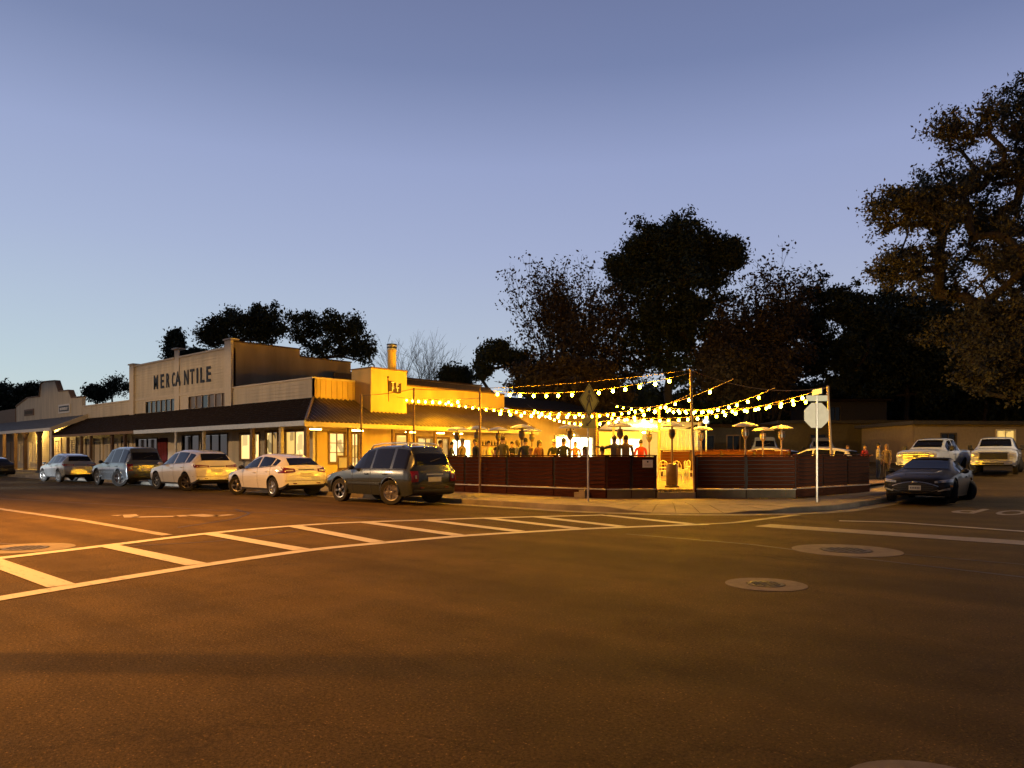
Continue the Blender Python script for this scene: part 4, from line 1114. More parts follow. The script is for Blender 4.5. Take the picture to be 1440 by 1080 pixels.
make_car('crossover', 'paint_silver', 'silver SUV leftmost in the kerbside row, its side lit white', 'SUV', (along(60, 82), PY, 0), PI, .97, tall=1.02, group=G1)
make_car('hatch', 'paint_dark', 'dark car cut by the left edge beyond the traffic cones', 'car', (at_y(-18, PY)[0], PY+.4, 0), PI, 1.0, low=True, group=G1)
# the coupe waiting at the side street kerb
c = make_car('coupe', 'paint_charcoal', 'dark coupe facing the camera at the side street kerb', 'car', (-6.28, 27.75, g(-6.28, 27.75)+.015), -PI/2+R(3), 1.05, rim='rim_dark', cladding=False)
c.rotation_euler = (0, -R(1.2), -PI/2+R(3))
# cars in the lot behind the patio
def lot(px, z): x, y = at_z(px, z); return (x, y, g(x, y)+.01)
make_car('pickup', 'paint_cool', 'white pickup with a tall chrome-ringed grille at the right edge', 'pickup truck', lot(1402, 39.5), -PI/2+R(6), 1.0, front='ring', cladding=False)
make_car('pickup', 'paint_cool', 'white pickup with a barred grille behind the dark coupe', 'pickup truck', lot(1314, 40.5), -PI/2-R(4), 1.0, front='bar', cladding=False)
make_car('crossover', 'paint_pearl', 'pale crossover behind the fence with heaters in front of it', 'SUV', lot(1063, 38), PI-R(2), .97)
make_car('crossover', 'paint_pearl', 'pale crossover behind the fence partly hidden by the stop sign pole', 'SUV', lot(1142, 36), PI-R(2), .94, tall=1.03)
make_car('boxsuv', 'paint_silver', 'silver SUV seen from behind above the pale crossovers', 'SUV', lot(1072, 52), R(118), 1.0, tall=1.2)
make_car('boxsuv', 'paint_grey', 'grey SUV seen from behind beside the stop sign', 'SUV', lot(1152, 55), R(115), 1.0, tall=1.1)
# two cars out of frame with lit headlamps: one pulling out across the road (it whitens the two far cars), one waiting behind the camera
def lit_car(x, y, rz, label, power, aims, col, pitch=-7, size=24):
    hc = make_car('hatch', 'paint_dark', label, 'car', (x, y, 0), rz, 1.0, low=True)
    for s, a in zip((1, -1), aims):
        MB().ball((2.08, s*.66, .68), (.06, .11, .07)).build('headlamp', 'lamp_clear', hc, smooth=True)
        ld = bpy.data.lights.new('headlamp_beam', 'SPOT'); ld.energy = power; ld.color = col; ld.spot_size = R(size); ld.spot_blend = .7; ld.shadow_soft_size = .05
        lo = bpy.data.objects.new('headlamp_beam', ld); COL.objects.link(lo); lo.parent = hc; lo.location = (2.24, s*.66, .68)
        d = Vector((math.cos(R(a))*math.cos(R(pitch)), math.sin(R(a))*math.cos(R(pitch)), math.sin(R(pitch))))
        lo.rotation_euler = d.to_track_quat('-Z', 'Y').to_euler()
lit_car(-49, -6.5, R(82), 'dark car out of frame on the left with headlamps lit', 34000, (12, -15), (.84, .92, 1.0), pitch=-6, size=18)
lit_car(8.6, -4.6, R(122), 'dark car out of frame behind the camera with headlamps lit', 15000, (0, -1), (1.0, .84, .55), pitch=3.2, size=11)
# ================================================================== PATIO: fence, deck, heaters, lights
A0 = Vector((-24.6, 19.85)); A1 = Vector((-13.85, 19.95)); A2 = Vector(at_z(922, 24.25)); A3 = Vector(at_z(979, 24.25)); A4 = Vector(at_z(1119, 24.2)); A5 = Vector(at_z(1222, 27.6))
FZ0, FZ1 = .46, 1.50
def fence(p, q, label, n, z0=FZ0, z1=FZ1, zb=.15, base=True, boards=8):
    d = (q-p); L = d.length; a = math.atan2(d.y, d.x); d.normalize(); nrm_ = Vector((d.y, -d.x))
    root = empty('wooden_fence', (p.x, p.y, 0), a, label, 'fence', 'dark board fences round the patio')
    zg = (g(*p)+g(*q))/2
    bh = (z1-z0)/boards; pl_me = {}
    for k in range(n):
        x0, x1 = L*k/n+.05, L*(k+1)/n-.05
        for j in range(boards):
            key = (k,)
            if 'm' not in pl_me or abs(pl_me['l']-(x1-x0)) > 1e-4:
                o = MB().box((0, 0, 0), (x1-x0, .022, bh-.018)).build('plank', 'fence_wood', root, fix=False); pl_me = {'m': o.data, 'l': x1-x0}
            else:
                o = bpy.data.objects.new('plank', pl_me['m']); COL.objects.link(o); o.parent = root
            o.location = ((x0+x1)/2+random.uniform(-.012, .012), random.uniform(-.006, .006)-.024, zg+z0+bh*(j+.5)); o.rotation_euler = (random.uniform(-.03, .03), random.uniform(-.003, .003), random.uniform(-.003, .003))
    for k in range(n): part_box('gap_light_stop', (L*(k+.5)/n, .004, zg+(z0+z1)/2), (L/n-.02, .012, z1-z0-.01), 'trim_black', root)  # added black sheet: blocks light between planks and makes the gaps dark
    for k in range(n+1):
        part_box('post', (L*k/n, .05, zg+(zb+z1)/2+.02), (.075, .075, z1-zb+.03), 'fence_wood', root)
    part_box('top_rail', (L/2, -.005, zg+z1+.035), (L+.06, .15, .035), 'fence_wood', root)
    part_box('bottom_edge', (L/2, -.04, zg+z0-.02), (L, .03, .03), 'galv', root)
    if base:
        for k in range(n): part_box('base_panel', (L*(k+.5)/n, -.01, zg+(zb+z0-.04)/2), (L/n-.03, .05, z0-.05-zb), 'base_concrete' if base == 'c' else 'fence_wood', root)
    return root
fence(A0, A1, 'long dark board fence along the main street pavement beside the green-grey SUV', 5)
fence(A1, A2, 'short board fence left of the patio entrance with a white notice', 2, base='c')
fence(A3, A4, 'board fence between the patio entrance and the corner, heaters behind it', 2, base='c')
fence(A4, A5, 'board fence running up the side street behind the stop sign', 3)
# notice on the fence
nd = (A2-A1).normalized(); na = math.atan2(nd.y, nd.x); npos = A1.lerp(A2, .85)
nt_ = empty('fence_notice', (npos.x-.0, npos.y-.06, 0), na, 'white paper notice with a dark mark pinned to the fence by the entrance', 'notice')
part_box('sheet', (0, -.03, 1.27), (.34, .008, .25), 'white_paint', nt_)
part_box('mark', (0, -.036, 1.33), (.05, .004, .05), 'sign_black', nt_)
for i in range(3): part_box('line', (0, -.036, 1.26-i*.03), (.2, .004, .008), 'steel', nt_)
# deck
dk = empty('patio_deck', (-20, 26, 0), 0, 'wooden patio deck inside the board fence', 'deck'); off = Off(dk)
DZ = .43
def in_deck(x, y):
    if y < 19.95 or x < -30.7: return False
    e = A2-A1; 
    if (x-A1.x)*e.y-(y-A1.y)*e.x > -.05 and x > A1.x: return False
    if x > -9.35+.03*(y-24): return False
    return y < 37
y = 20.05
while y < 37:
    xr = -9.3
    while xr > -30 and not in_deck(xr, y): xr -= .05
    if xr > -30: part_box('board', ((xr-30.7)/2, y+.07, DZ-.02), (xr+30.7, .135, .04), 'deck', dk)
    y += .145
off.done()
st_ = empty('entrance_step', (*A2.lerp(A3, .5), 0), na, 'low concrete step at the patio entrance', 'step')
part_box('tread', (0, -.0, .25), ((A3-A2).length-.1, .30, .2), 'concrete', st_)
# string-light poles
def pole(px, py_top, z, label, base=.15, r=.045, m='rust_pole', lean=0.0, pxb=None):
    x, y = at_z(px, z); top = hgt(py_top, z)
    bx_, by_ = at_z(pxb, z) if pxb else (x, y)
    o = empty('light_pole', (bx_, by_, base), 0, label, 'pole', 'poles holding up the string lights')
    MB().tube([(0, 0, -.05), (x-bx_, y-by_, top-base)], [r, r*.9], 10).build('shaft', m, o, smooth=40)
    MB().lathe((0, 0, 0), [(r*1.9, 0), (r*1.9, .02), (r*1.2, .03)], 12).build('foot', m, o)
    MB().ball((x-bx_, y-by_, top-base), r*1.15, 8, 5).build('cap', m, o)
    return Vector((x, y, top))
def zy(px, yy): return at_y(px, yy)[1]
T0 = pole(508, 556, zy(508, 19.7), 'light pole in front of the flag block, left of the SUV roof')
T1 = pole(582, 547, zy(582, 19.7), 'light pole rising behind the roof rails of the green-grey SUV')
T2 = pole(675, 546, zy(675, 19.7), 'light pole against the long fence, right of the green-grey SUV')
T3 = pole(971, 520, 24.35, 'tallest light pole, at the right jamb of the patio entrance', pxb=977, m='pale_pole')
T4 = pole(1164, 544, 26.0, 'leaning pale wooden light pole behind the stop sign', m='pale_pole', pxb=1172)
Q1 = pole(839, 582, 34.0, 'dark post behind the crossing sign in the middle of the patio', base=DZ)
Q2 = pole(927, 573, 38.0, 'pale post at the back of the patio left of the corrugated panel', base=DZ, m='pale_pole', r=.09)
# strings of bulbs
bulb_me = None; sock_me = None
def string(a, b_, sag, n, label, bulbs=True, r=.050, lead=.06):
    global bulb_me, sock_me
    root = empty('string_light' if bulbs else 'guy_wire', tuple(a), 0, label, 'string lights' if bulbs else 'wire', 'strings of bulbs over the patio' if bulbs else 'bare wires over the patio')
    P_ = []
    for i in range(25):
        t = i/24; p = a.lerp(b_, t); p = p - Vector((0, 0, sag*4*t*(1-t))); P_.append(p-a)
    MB().tube(P_, .011, 5).build('cable', 'rust_pole', root)
    if bulbs:
        for i in range(n):
            t = lead + (1-2*lead)*(i+.5*random.uniform(.8, 1.2))/n; p = a.lerp(b_, t) - Vector((0, 0, sag*4*t*(1-t))) - a
            if bulb_me is None:
                bo = MB().lathe((0, 0, 0), [(.014, -.045), (r*.6, -.062), (r*.92, -.085), (r, -.11), (r*.92, -.135), (r*.6, -.156), (r*.2, -.165)], 10).build('bulb', 'bulb', root, smooth=True); bulb_me = bo.data
                so_ = MB().lathe((0, 0, 0), [(.016, .0), (.02, -.03), (.02, -.06)], 8).build('socket', 'black_wire', bo); sock_me = so_.data
            else:
                bo = bpy.data.objects.new('bulb', bulb_me); COL.objects.link(bo); bo.parent = root
                bo.material_slots[0].link = 'OBJECT'; bo.material_slots[0].material = M(random.choice(('bulb', 'bulb', 'bulb_bright', 'bulb_dim')))
                so_ = bpy.data.objects.new('socket', sock_me); COL.objects.link(so_); so_.parent = bo
            bo.location = p; bo.rotation_euler = (random.uniform(-.15, .15), random.uniform(-.15, .15), 0)
    return root
def on(px, py, z): return pt(px, py, z)
B0 = on(557, 558, 42.0); B1 = on(602, 561, 44.0); B2 = on(742, 569, 50.0); B3 = on(858, 566, 52)
T2l = T2 - Vector((0, 0, .36)); T3l = T3 - Vector((0, 0, .10)); 
string(T2-Vector((0, 0, .05)), T3l, .34, 14, 'highest string of bulbs, from the fence pole to the entrance pole')
string(B0, T2l, .12, 8, 'string of bulbs from the flag block to the fence pole', lead=.14)
string(B1, on(838, 583, 34.2)+Vector((0, 0, .1)), .22, 19, 'string of bulbs low in front of the corrugated roof')
string(B2, T3-Vector((0, 0, .8)), 1.05, 21, 'string of bulbs from the roof end down to the entrance pole')
string(T2-Vector((0, 0, .75)), Q2+Vector((0, 0, .1)), .33, 19, 'string of bulbs from the fence pole back to the pale post')
string(B3, T3.lerp(T4, .30)-Vector((0, 0, .12)), .62, 9, 'string of bulbs rising from the rear wing past the entrance pole')
string(Q2, T3.lerp(T4, .60)-Vector((0, 0, .25)), .42, 12, 'string of bulbs from the pale post towards the side street')
string(Q1, T4-Vector((0, 0, .02)), .55, 21, 'longest string of bulbs, from the dark post to the leaning pole')
string(Q2+Vector((0, 0, .05)), T4-Vector((0, 0, .28)), .32, 14, 'string of bulbs lowest on the right, ending at the leaning pole')
string(T3, T4, .35, 0, 'bare wire from the entrance pole to the leaning pole', bulbs=False)
string(T1, T2, .05, 0, 'bare wire between the two poles behind the SUV', bulbs=False)
string(T0, T1, .05, 0, 'bare wire from the leftmost pole', bulbs=False)
string(T2, T3, .10, 0, 'bare wire above the highest bulbs', bulbs=False)
# patio heaters
def heater(px, py_top, label, z=None, base=None):
    zz = z if z else (DZ+2.27-EYE)*F/(HZ-py_top)
    zz = max(zz, (19.95/ray(px).y if px < 851 else 24.25)+.9)
    if px > 1119: zz += 0
    x, y = at_z(px, zz); o = empty('patio_heater', (x, y, DZ), random.uniform(0, 3), label, 'patio heater', 'patio heaters')
    MB().lathe((0, 0, 0), [(.24, 0), (.25, .03), (.25, .06), (.2, .08)], 24).build('foot', 'bronze', o, smooth=40)
    MB().lathe((0, 0, .08), [(.20, 0), (.205, .02), (.205, .70), (.19, .74), (.04, .76)], 24).build('tank_housing', 'bronze', o, smooth=40)
    MB().tube([(0, 0, .8), (0, 0, 1.78)], .032, 12).build('stem', 'bronze', o, smooth=40)
    b = MB().lathe((0, 0, 1.74), [(.05, -.06), (.075, 0), (.10, .02), (.115, .26), (.09, .28)], 20).build('burner', 'bronze', o, smooth=40)
    MB().lathe((0, 0, 1.80), [(.117, 0), (.124, .10), (.121, .10), (.115, .0)], 20).build('screen', 'rim_dark', b, smooth=40)
    MB().tube([(0, 0, 2.0), (0, 0, 2.16)], .03, 10).build('neck', 'bronze', o)
    MB().lathe((0, 0, 2.12), [(.43, -.012), (.435, .0), (.36, .05), (.20, .105), (.06, .135), (.0, .14), (.0, .13), (.06, .125), (.20, .095), (.36, .04), (.425, -.005)], 32).build('reflector', 'steel', o, smooth=60)
    return o
for px, py, lb in [(945, 593.5, 'patio heater standing in the open entrance, its whole body visible'), (872, 593.5, 'patio heater just left of the fence notice'), (802, 596, 'patio heater in front of the bright service hatch, left of the crossing sign'),
                   (913, 602, 'small-looking patio heater above the red jacket'), (734, 595, 'patio heater with its hood highest in the middle of the long fence'), (748, 601.5, 'patio heater half behind its taller neighbour near the roof end'),
                   (701, 600, 'patio heater right of the fence pole, beside the standing person'), (671, 596.5, 'patio heater whose hood meets the fence pole'), (643, 598.5, 'leftmost patio heater, in front of the bright window'),
                   (1048, 593, 'leftmost of the three heaters in front of the pale crossovers'), (1073, 600, 'middle and lowest of the three heaters in front of the pale crossovers'), (1099, 597, 'rightmost of the three heaters in front of the pale crossovers'),
                   (986, 599, 'patio heater just right of the entrance pole, below the white floodlight')]:
    heater(px, py, lb)
# corrugated panel, floodlight, back canopy
cpx, cpy = at_z(955, 40.5); ca = YAW
cpn = empty('corrugated_panel', (cpx, cpy, g(cpx, cpy)), ca, 'pale corrugated steel storage container behind the patio', 'container')
cm = MB(); w2 = 1.05; prev = None; n = 60
for i in range(n+1):
    u = -w2+2*w2*i/n; dd = .035*(1 if (i % 6) < 3 else -1)
    cur = ((u, dd, .1), (u, dd, 2.62))
    if prev: cm.add([prev[0], cur[0], cur[1], prev[1]], [(0, 1, 2, 3)])
    prev = cur
cm.build('corrugated_face', 'container', cpn)
cm = MB(); cm.span(-w2, w2, .05, 5.5, .1, 2.64); cm.build('shell', 'container', cpn)
part_box('top_frame', (0, 0, 2.68), (2*w2+.1, .12, .1), 'container', cpn); part_box('bottom_frame', (0, 0, .06), (2*w2+.1, .12, .12), 'container', cpn)
fx_, fy_ = at_z(993, 40.0); fzz = hgt(594, 40.0)
fd = empty('floodlight', (fx_, fy_, g(fx_, fy_)), 0, 'dazzling white floodlight on a thin mast behind the entrance pole', 'floodlight')
MB().tube([(0, 0, 0), (0, 0, fzz-g(fx_, fy_))], .04, 8).build('mast', 'galv', fd)
hd = MB().box((0, -.05, fzz-g(fx_, fy_)+.05), (.36, .12, .26), ca).build('housing', 'sign_black', fd)
MB().ball((.05, -.14, fzz-g(fx_, fy_)+.05), (.10, .05, .09)).build('lens', 'flood', fd)
# canopy at the back of the patio: white lit ceiling on posts
cx0, cy0 = at_z(905, 46)
cn = empty('back_canopy', (cx0, cy0, 0), YAW, 'open canopy with a bright white ceiling at the back of the patio', 'canopy')
rf_ = MB(); rf_.add([(-2.3, -2, 3.78), (3.2, -2, 3.55), (3.2, 5, 3.2), (-2.3, 5, 3.4), (-2.3, -2, 3.93), (3.2, -2, 3.70), (3.2, 5, 3.9), (-2.3, 5, 4.1)], [(0,1,2,3), (7,6,5,4), (0,4,5,1), (1,5,6,2), (2,6,7,3), (3,7,4,0)])
rf_.build('roof', 'shingle', cn)
cl_ = MB(); cl_.add([(-2.2, -1.9, 3.74), (3.1, -1.9, 3.51), (3.1, 4.9, 3.16), (-2.2, 4.9, 3.36)], [(0, 1, 2, 3)]); cl_.build('ceiling', 'white_paint', cn)
part_box('back_wall', (.4, 4.8, 1.7), (5.2, .12, 3.0), 'ochre_stucco', cn)
for x in (-1.0, .2, 1.4): 
    w_ = part_box('window', (x, 4.70, 2.1), (.9, .06, 1.3), 'cream_trim', cn); part_box('pane', (0, -.04, 0), (.74, .02, 1.14), 'room_white', w_)
for x in (-2.1, 3.0): part_box('post', (x, -1.8, 1.8), (.16, .16, 3.6), 'fascia_wood', cn)
MB().ball((.3, 1.5, 3.1), .12).build('lamp_bulb', 'wall_bulb', cn)
# low wooden screen at the back right of the patio
sb0, sb1 = Vector(at_z(930, 36.5)), Vector(at_z(1110, 32.5))
fence(sb0, sb1, 'low reddish board screen across the back of the patio', 4, z0=.7, z1=1.62, zb=.4, base=False, boards=6)

# ---- chairs and tables
def chair(px, py, rz, label, z=None):
    x, y = gnd(px, py, DZ) if z is None else at_z(px, z)
    o = empty('cafe_chair', (x, y, DZ), rz, label, 'chair', 'pale metal chairs on the patio')
    MB().box((0, 0, .45), (.40, .40, .03)).build('seat', 'chair_paint', o)
    for sx in (-1, 1):
        for sy in (-1, 1):
            MB().tube([(sx*.21, sy*.20, 0), (sx*.17, sy*.17, .44)], .014, 6).build('leg', 'chair_paint', o)
    bk = MB().tube([(-.19, .18, .45), (-.19, .22, .72), (-.13, .24, .85), (0, .245, .90), (.13, .24, .85), (.19, .22, .72), (.19, .18, .45)], .015, 6).build('back_frame', 'chair_paint', o, smooth=True)
    for u in (-.07, .07): MB().tube([(u, .18, .46), (u, .24, .87)], .010, 6).build('spindle', 'chair_paint', o)
    MB().box((0, .20, .60), (.34, .015, .05)).build('back_slat', 'chair_paint', o)
    return o
chair(934, 677, R(200), 'pale chair left of the heater in the entrance'); chair(956, 680, R(60), 'pale chair seen from behind, right of the heater in the entrance')
chair(972, 680, R(100), 'pale chair beside the right jamb of the entrance'); chair(962, 674, R(-30), 'pale chair furthest back in the entrance'); chair(918, 672, R(150), 'pale chair mostly hidden by the fence left of the entrance')
def table(px, z, label):
    x, y = at_z(px, z); o = empty('patio_table', (x, y, DZ), 0, label, 'table', 'patio tables')
    MB().lathe((0, 0, .72), [(.38, 0), (.40, .012), (.38, .03)], 24).build('top', 'deck', o); MB().tube([(0, 0, .02), (0, 0, .72)], .04, 10).build('stem', 'rim_dark', o); MB().lathe((0, 0, 0), [(.26, 0), (.25, .025), (.05, .04)], 20).build('foot', 'rim_dark', o)
    return o
for px, z, lb in [(938, 33, 'round patio table behind the entrance chairs'), (729, 28.6, 'round patio table in the middle of the long fence'), (858, 27.5, 'round patio table by the seated pair near the crossing sign'), (693, 31, 'round patio table left of the standing person')]: table(px, z, lb)

# ================================================================== SIGNS AND STREET FURNITURE
sx_, sy_ = gnd(1149, 706, .15); zs_ = math.hypot(sx_, sy_)
depth = Vector((sx_, sy_)).dot(FW)
ss = empty('stop_sign', (sx_, sy_, .15), YAW+R(2), 'stop sign seen from its pale back, with a street name plate on top', 'stop sign')
def hh(py): return hgt(py, depth)-.15
MB().tube([(0, 0, -.05), (0, 0, hh(556))], .03, 8).build('pole', 'galv', ss, smooth=40)
oc = MB(); oc.prism([(.40*math.cos(R(22.5+45*i)), hh(584)+.40*math.sin(R(22.5+45*i))) for i in range(8)], lambda u, v, w: (u, .035+w, v), .004); oc.build('sign_back', 'galv_pale' if 'galv_pale' in MATS else mat('galv_pale', (.76, .74, .64), .5, .2, vary=.08), ss)
oc = MB(); oc.prism([(.385*math.cos(R(22.5+45*i)), hh(584)+.385*math.sin(R(22.5+45*i))) for i in range(8)], lambda u, v, w: (u, .040+w, v), .002); oc.build('sign_face', mat('sign_red', (.5, .02, .02), .5), ss)
me = text_mesh('STOP', .30, .001); me.materials.append(M('white_paint')); lo = bpy.data.objects.new('lettering', me); COL.objects.link(lo); lo.parent = ss; lo.location = (0, .045, hh(584)); lo.rotation_euler = (R(90), 0, PI)
bev(part_box('name_plate', (-.01, -.01, hh(560)), (.64, .02, .17), mat('plate_green', (.66, .70, .60), .45, vary=.06), ss), .008)
part_box('name_plate', (0, 0, hh(560)+.19), (.02, .62, .16), 'plate_green', ss)
px_, py_ = gnd(827, 705.5, .15); dep2 = Vector((px_, py_)).dot(FW)
ps = empty('crossing_sign', (px_, py_, .15), 0, 'yellow-green diamond walking-person sign with an arrow plate below', 'road sign')
def h2(py): return hgt(py, dep2)-.15
MB().tube([(0, 0, -.05), (0, 0, h2(545))], .028, 8).build('pole', 'galv', ps, smooth=40)
mat('sign_lime', (.34, .36, .05), .55, vary=.08)
zc = h2(563); hd_ = .51
dm = MB(); dm.prism([(0, zc-hd_), (hd_, zc), (0, zc+hd_), (-hd_, zc)], lambda u, v, w: (.035+w, u, v), .005); dpl = dm.build('diamond', 'sign_lime', ps)
for k in range(4):
    a, b_ = [(0, zc-hd_+.05), (hd_-.05, zc), (0, zc+hd_-.05), (-hd_+.05, zc)][k], [(0, zc-hd_+.05), (hd_-.05, zc), (0, zc+hd_-.05), (-hd_+.05, zc)][(k+1) % 4]
    e = MB(); e.tube([(.042, *a), (.042, *b_)], .008, 4); e.build('border', 'sign_black', ps)
fig = MB()                                # walking figure: head, torso, stride
def limb(a, b_, w): 
    a, b_ = Vector(a), Vector(b_); d = (b_-a).normalized(); n = Vector((-d.y, d.x))*w/2
    fig.prism([a+n, b_+n*.8, b_-n*.8, a-n], lambda u, v, w2: (.041+w2, u, zc+v), .003)
fig.prism([(.055*math.cos(t)+.0, .25+.055*math.sin(t)) for t in np.linspace(0, 2*PI, 13)[:-1]], lambda u, v, w: (.041+w, u, zc+v), .003)
limb((0, .18), (0, -.04), .12); limb((-.01, .0), (-.10, -.15), .07); limb((-.10, -.14), (-.13, -.29), .05); limb((.02, .0), (.07, -.15), .07); limb((.07, -.14), (.13, -.28), .05)
limb((-.03, .17), (-.12, .04), .045); limb((-.12, .05), (-.06, -.03), .04); limb((.03, .17), (.12, .07), .045); limb((.12, .07), (.15, -.03), .04)
fig.build('walking_figure', 'sign_black', ps)
za = h2(594.5)
ap = MB(); ap.prism([(-.31, za-.16), (.31, za-.16), (.31, za+.16), (-.31, za+.16)], lambda u, v, w: (.035+w, u, v), .005); apl = ap.build('arrow_plate', 'sign_lime', ps)
ar = MB(); ar.prism([(-.16, -.10), (-.02, -.10), (-.055, -.065), (.12, .06), (.09, .10), (-.085, -.03), (-.12, .01)], lambda u, v, w: (.041+w, u, za+v), .003); ar.build('arrow', 'sign_black', ps)
# concrete block and hydrant-like footing at the fence foot
bx0, by0 = gnd(817, 700, .15)
cb = empty('concrete_block', (bx0, by0, .15), R(5), 'pale concrete block lying at the fence foot beside the crossing sign', 'block')
bev(part_box('block', (0, 0, .09), (.42, .2, .18), 'concrete', cb), .015); bev(part_box('block', (.08, 0, .22), (.22, .18, .08), 'concrete', cb), .012)
# menu board by the restaurant door
mx_, my_ = at_x(482, EX+.35)[0], None
md_ = empty('menu_stand', (EX+.35, mx_, .15), R(60), 'wooden menu stand with a pale sheet by the restaurant door', 'menu stand')
part_box('panel', (0, 0, .75), (.5, .08, 1.3), 'trim_brown', md_); part_box('sheet', (0, -.045, 1.05), (.38, .01, .5), 'white_paint', md_); part_box('foot', (0, 0, .04), (.6, .35, .08), 'trim_brown', md_)
# traffic cones at the far left kerb
mat('cone_orange', (.55, .10, .03), .6)
for i, px in enumerate((14, 22.5)):
    x, y = at_y(px, 16.0); c = empty('traffic_cone', (x, y, 0), 0, ['left one of two orange traffic cones at the far left kerb', 'right one of two orange traffic cones at the far left kerb'][i], 'cone', 'orange cones at the kerb')
    MB().lathe((0, 0, .05), [(.26, 0), (.20, .35), (.16, .55), (.09, .95), (.05, 1.0)], 16).build('body', 'cone_orange', c, smooth=40)
    MB().lathe((0, 0, .45), [(.188, 0), (.152, .2)], 16).build('band', 'white_paint', c); part_box('base', (0, 0, .025), (.55, .55, .05), 'trim_black', c)
# sodium street lamps of this crossing (their poles stand behind the camera and beyond the frame)
def street_lamp(x, y, hx, hy, h, power, label, col=(1.0, .43, .085), cone=125, blend=.6):
    o = empty('street_lamp', (x, y, 0), 0, label, 'street lamp', 'street lamps of the crossing')
    MB().tube([(0, 0, 0), (0, 0, h*.6), (0, 0, h)], [.11, .08, .06], 12).build('column', 'galv', o, smooth=40)
    MB().tube([(0, 0, h-.05), (hx*.5, hy*.5, h+.35), (hx, hy, h+.3)], .04, 8).build('arm', 'galv', o, smooth=40)
    MB().box((hx, hy, h+.27), (.34, .7, .14), math.atan2(hy, hx)-PI/2).build('lamp_head', 'galv', o)
    MB().ball((hx, hy, h+.19), (.15, .22, .07), 14, 8).build('lamp_lens', 'sodium', o, smooth=True)
    ld = bpy.data.lights.new('lamp_glow', 'SPOT'); ld.energy = power; ld.color = col; ld.spot_size = R(cone); ld.spot_blend = blend; ld.shadow_soft_size = .12
    lo = bpy.data.objects.new('lamp_glow', ld); COL.objects.link(lo); lo.parent = o; lo.location = (hx, hy, h+.10)
    return o
street_lamp(-21.0, .5, 2.2, 3.4, 10.5, 22000, 'street lamp on the near pavement left of the camera', (1.0, .40, .05), 140, .5)
street_lamp(-21.5, -10.8, 2.2, 1.6, 8.0, 52000, 'street lamp on the pavement behind the camera', (1.0, .40, .06), 146, .25)
street_lamp(3.2, 44.0, -2.4, -.3, 8.5, 6500, 'street lamp up the side street beside the big oak', (1.0, .70, .40), 170, .3)
street_lamp(-50.0, -9.5, 0.4, 2.4, 9.0, 19000, 'street lamp across the road from the mercantile', (1.0, .64, .32), 179, .05)
up_ = empty('utility_pole', (-11.4, -2.6, 0), 0, 'wooden utility pole out of frame on the near pavement', 'pole')
MB().tube([(0, 0, 0), (0, 0, 9.5)], [.17, .13], 14).build('shaft', 'post_wood', up_, smooth=40); part_box('cross_arm', (0, 0, 9.1), (2.0, .1, .12), 'post_wood', up_)

# ================================================================== HOUSES BEYOND
def house(px, z, w, d, h, rz, wall, roofm, label, wins=(), roof='flat', rh=1.2):
    x, y = at_z(px, z); zg = g(x, y)-.1
    o = empty('house', (x, y, zg), rz, label, 'house')
    holes = [q[:4] for q in wins]
    slabwall(lambda u, dd, zz: (u, -dd, zz), -w/2, w/2, 0, h, .2, holes, 'wall', wall, o)
    for s in (-1, 1): part_box('side_wall', (s*(w/2-.1), d/2+.1, h/2), (.2, d-.02, h), wall, o)
    part_box('rear_wall', (0, d+.2, h/2), (w, .2, h), wall, o)
    if roof == 'flat': part_box('roof', (0, d/2, h+.12), (w+.9, d+1.2, .24), roofm, o)
    else:
        rm = MB(); rm.prism([(-w/2-.5, h), (w/2+.5, h), (w/2+.5, h+.18), (0, h+rh), (-w/2-.5, h+.18)] if roof == 'gable' else [(-w/2-.5, h), (w/2+.5, h), (w/2-.5, h+rh), (-w/2+.5, h+rh)], lambda u, v, ww: (u, -.5+ww, v), d+1.2); rm.build('roof', roofm, o)
    for q in wins: window(lambda u, dd, zz: (u, -dd, zz), *q[:4], o, pane=q[4], frame='frame_dark' if len(q) < 6 else q[5], nu=2)
    return o
house(1060, 62, 15, 8, 3.0, YAW, 'house_dark', 'shingle', 'dark low house behind the three heaters with a pale window frame', [(-4.5, -3.3, .8, 2.3, 'glass_dark'), (-2.2, -1.2, .8, 2.3, 'glass_dark', 'trim_brown'), (3.0, 4.2, .8, 2.4, 'glass_dark', 'cream_trim')])
house(1215, 60, 13, 8, 3.1, YAW-R(3), 'house_wall', 'house_dark', 'dim ochre house with a dark doorway behind the stop sign', [(.4, 1.5, .1, 2.1, 'glass_dark'), (-4.2, -3, 1, 2.2, 'glass_dark')])
house(1200, 78, 7, 8, 5.6, YAW, 'house_dark', 'shingle', 'upper dark house with a faint window above the stop sign', [(-2.4, -1.4, 3.6, 5.0, 'glass_dark', 'house_wall')])
lit_room('room_house', (1.0, .62, .16), 1.0, 3.0)
house(1395, 52, 11, 7, 2.75, YAW+R(2), 'house_cream', 'house_dark', 'pale house with one lit golden window behind the white pickup', [(-3.6, -2.6, 1.2, 2.1, 'glass_dark'), (.35, 1.6, .9, 2.35, 'room_house', 'cream_trim'), (2.6, 3.6, .1, 2.2, 'glass_dark', 'trim_brown')])
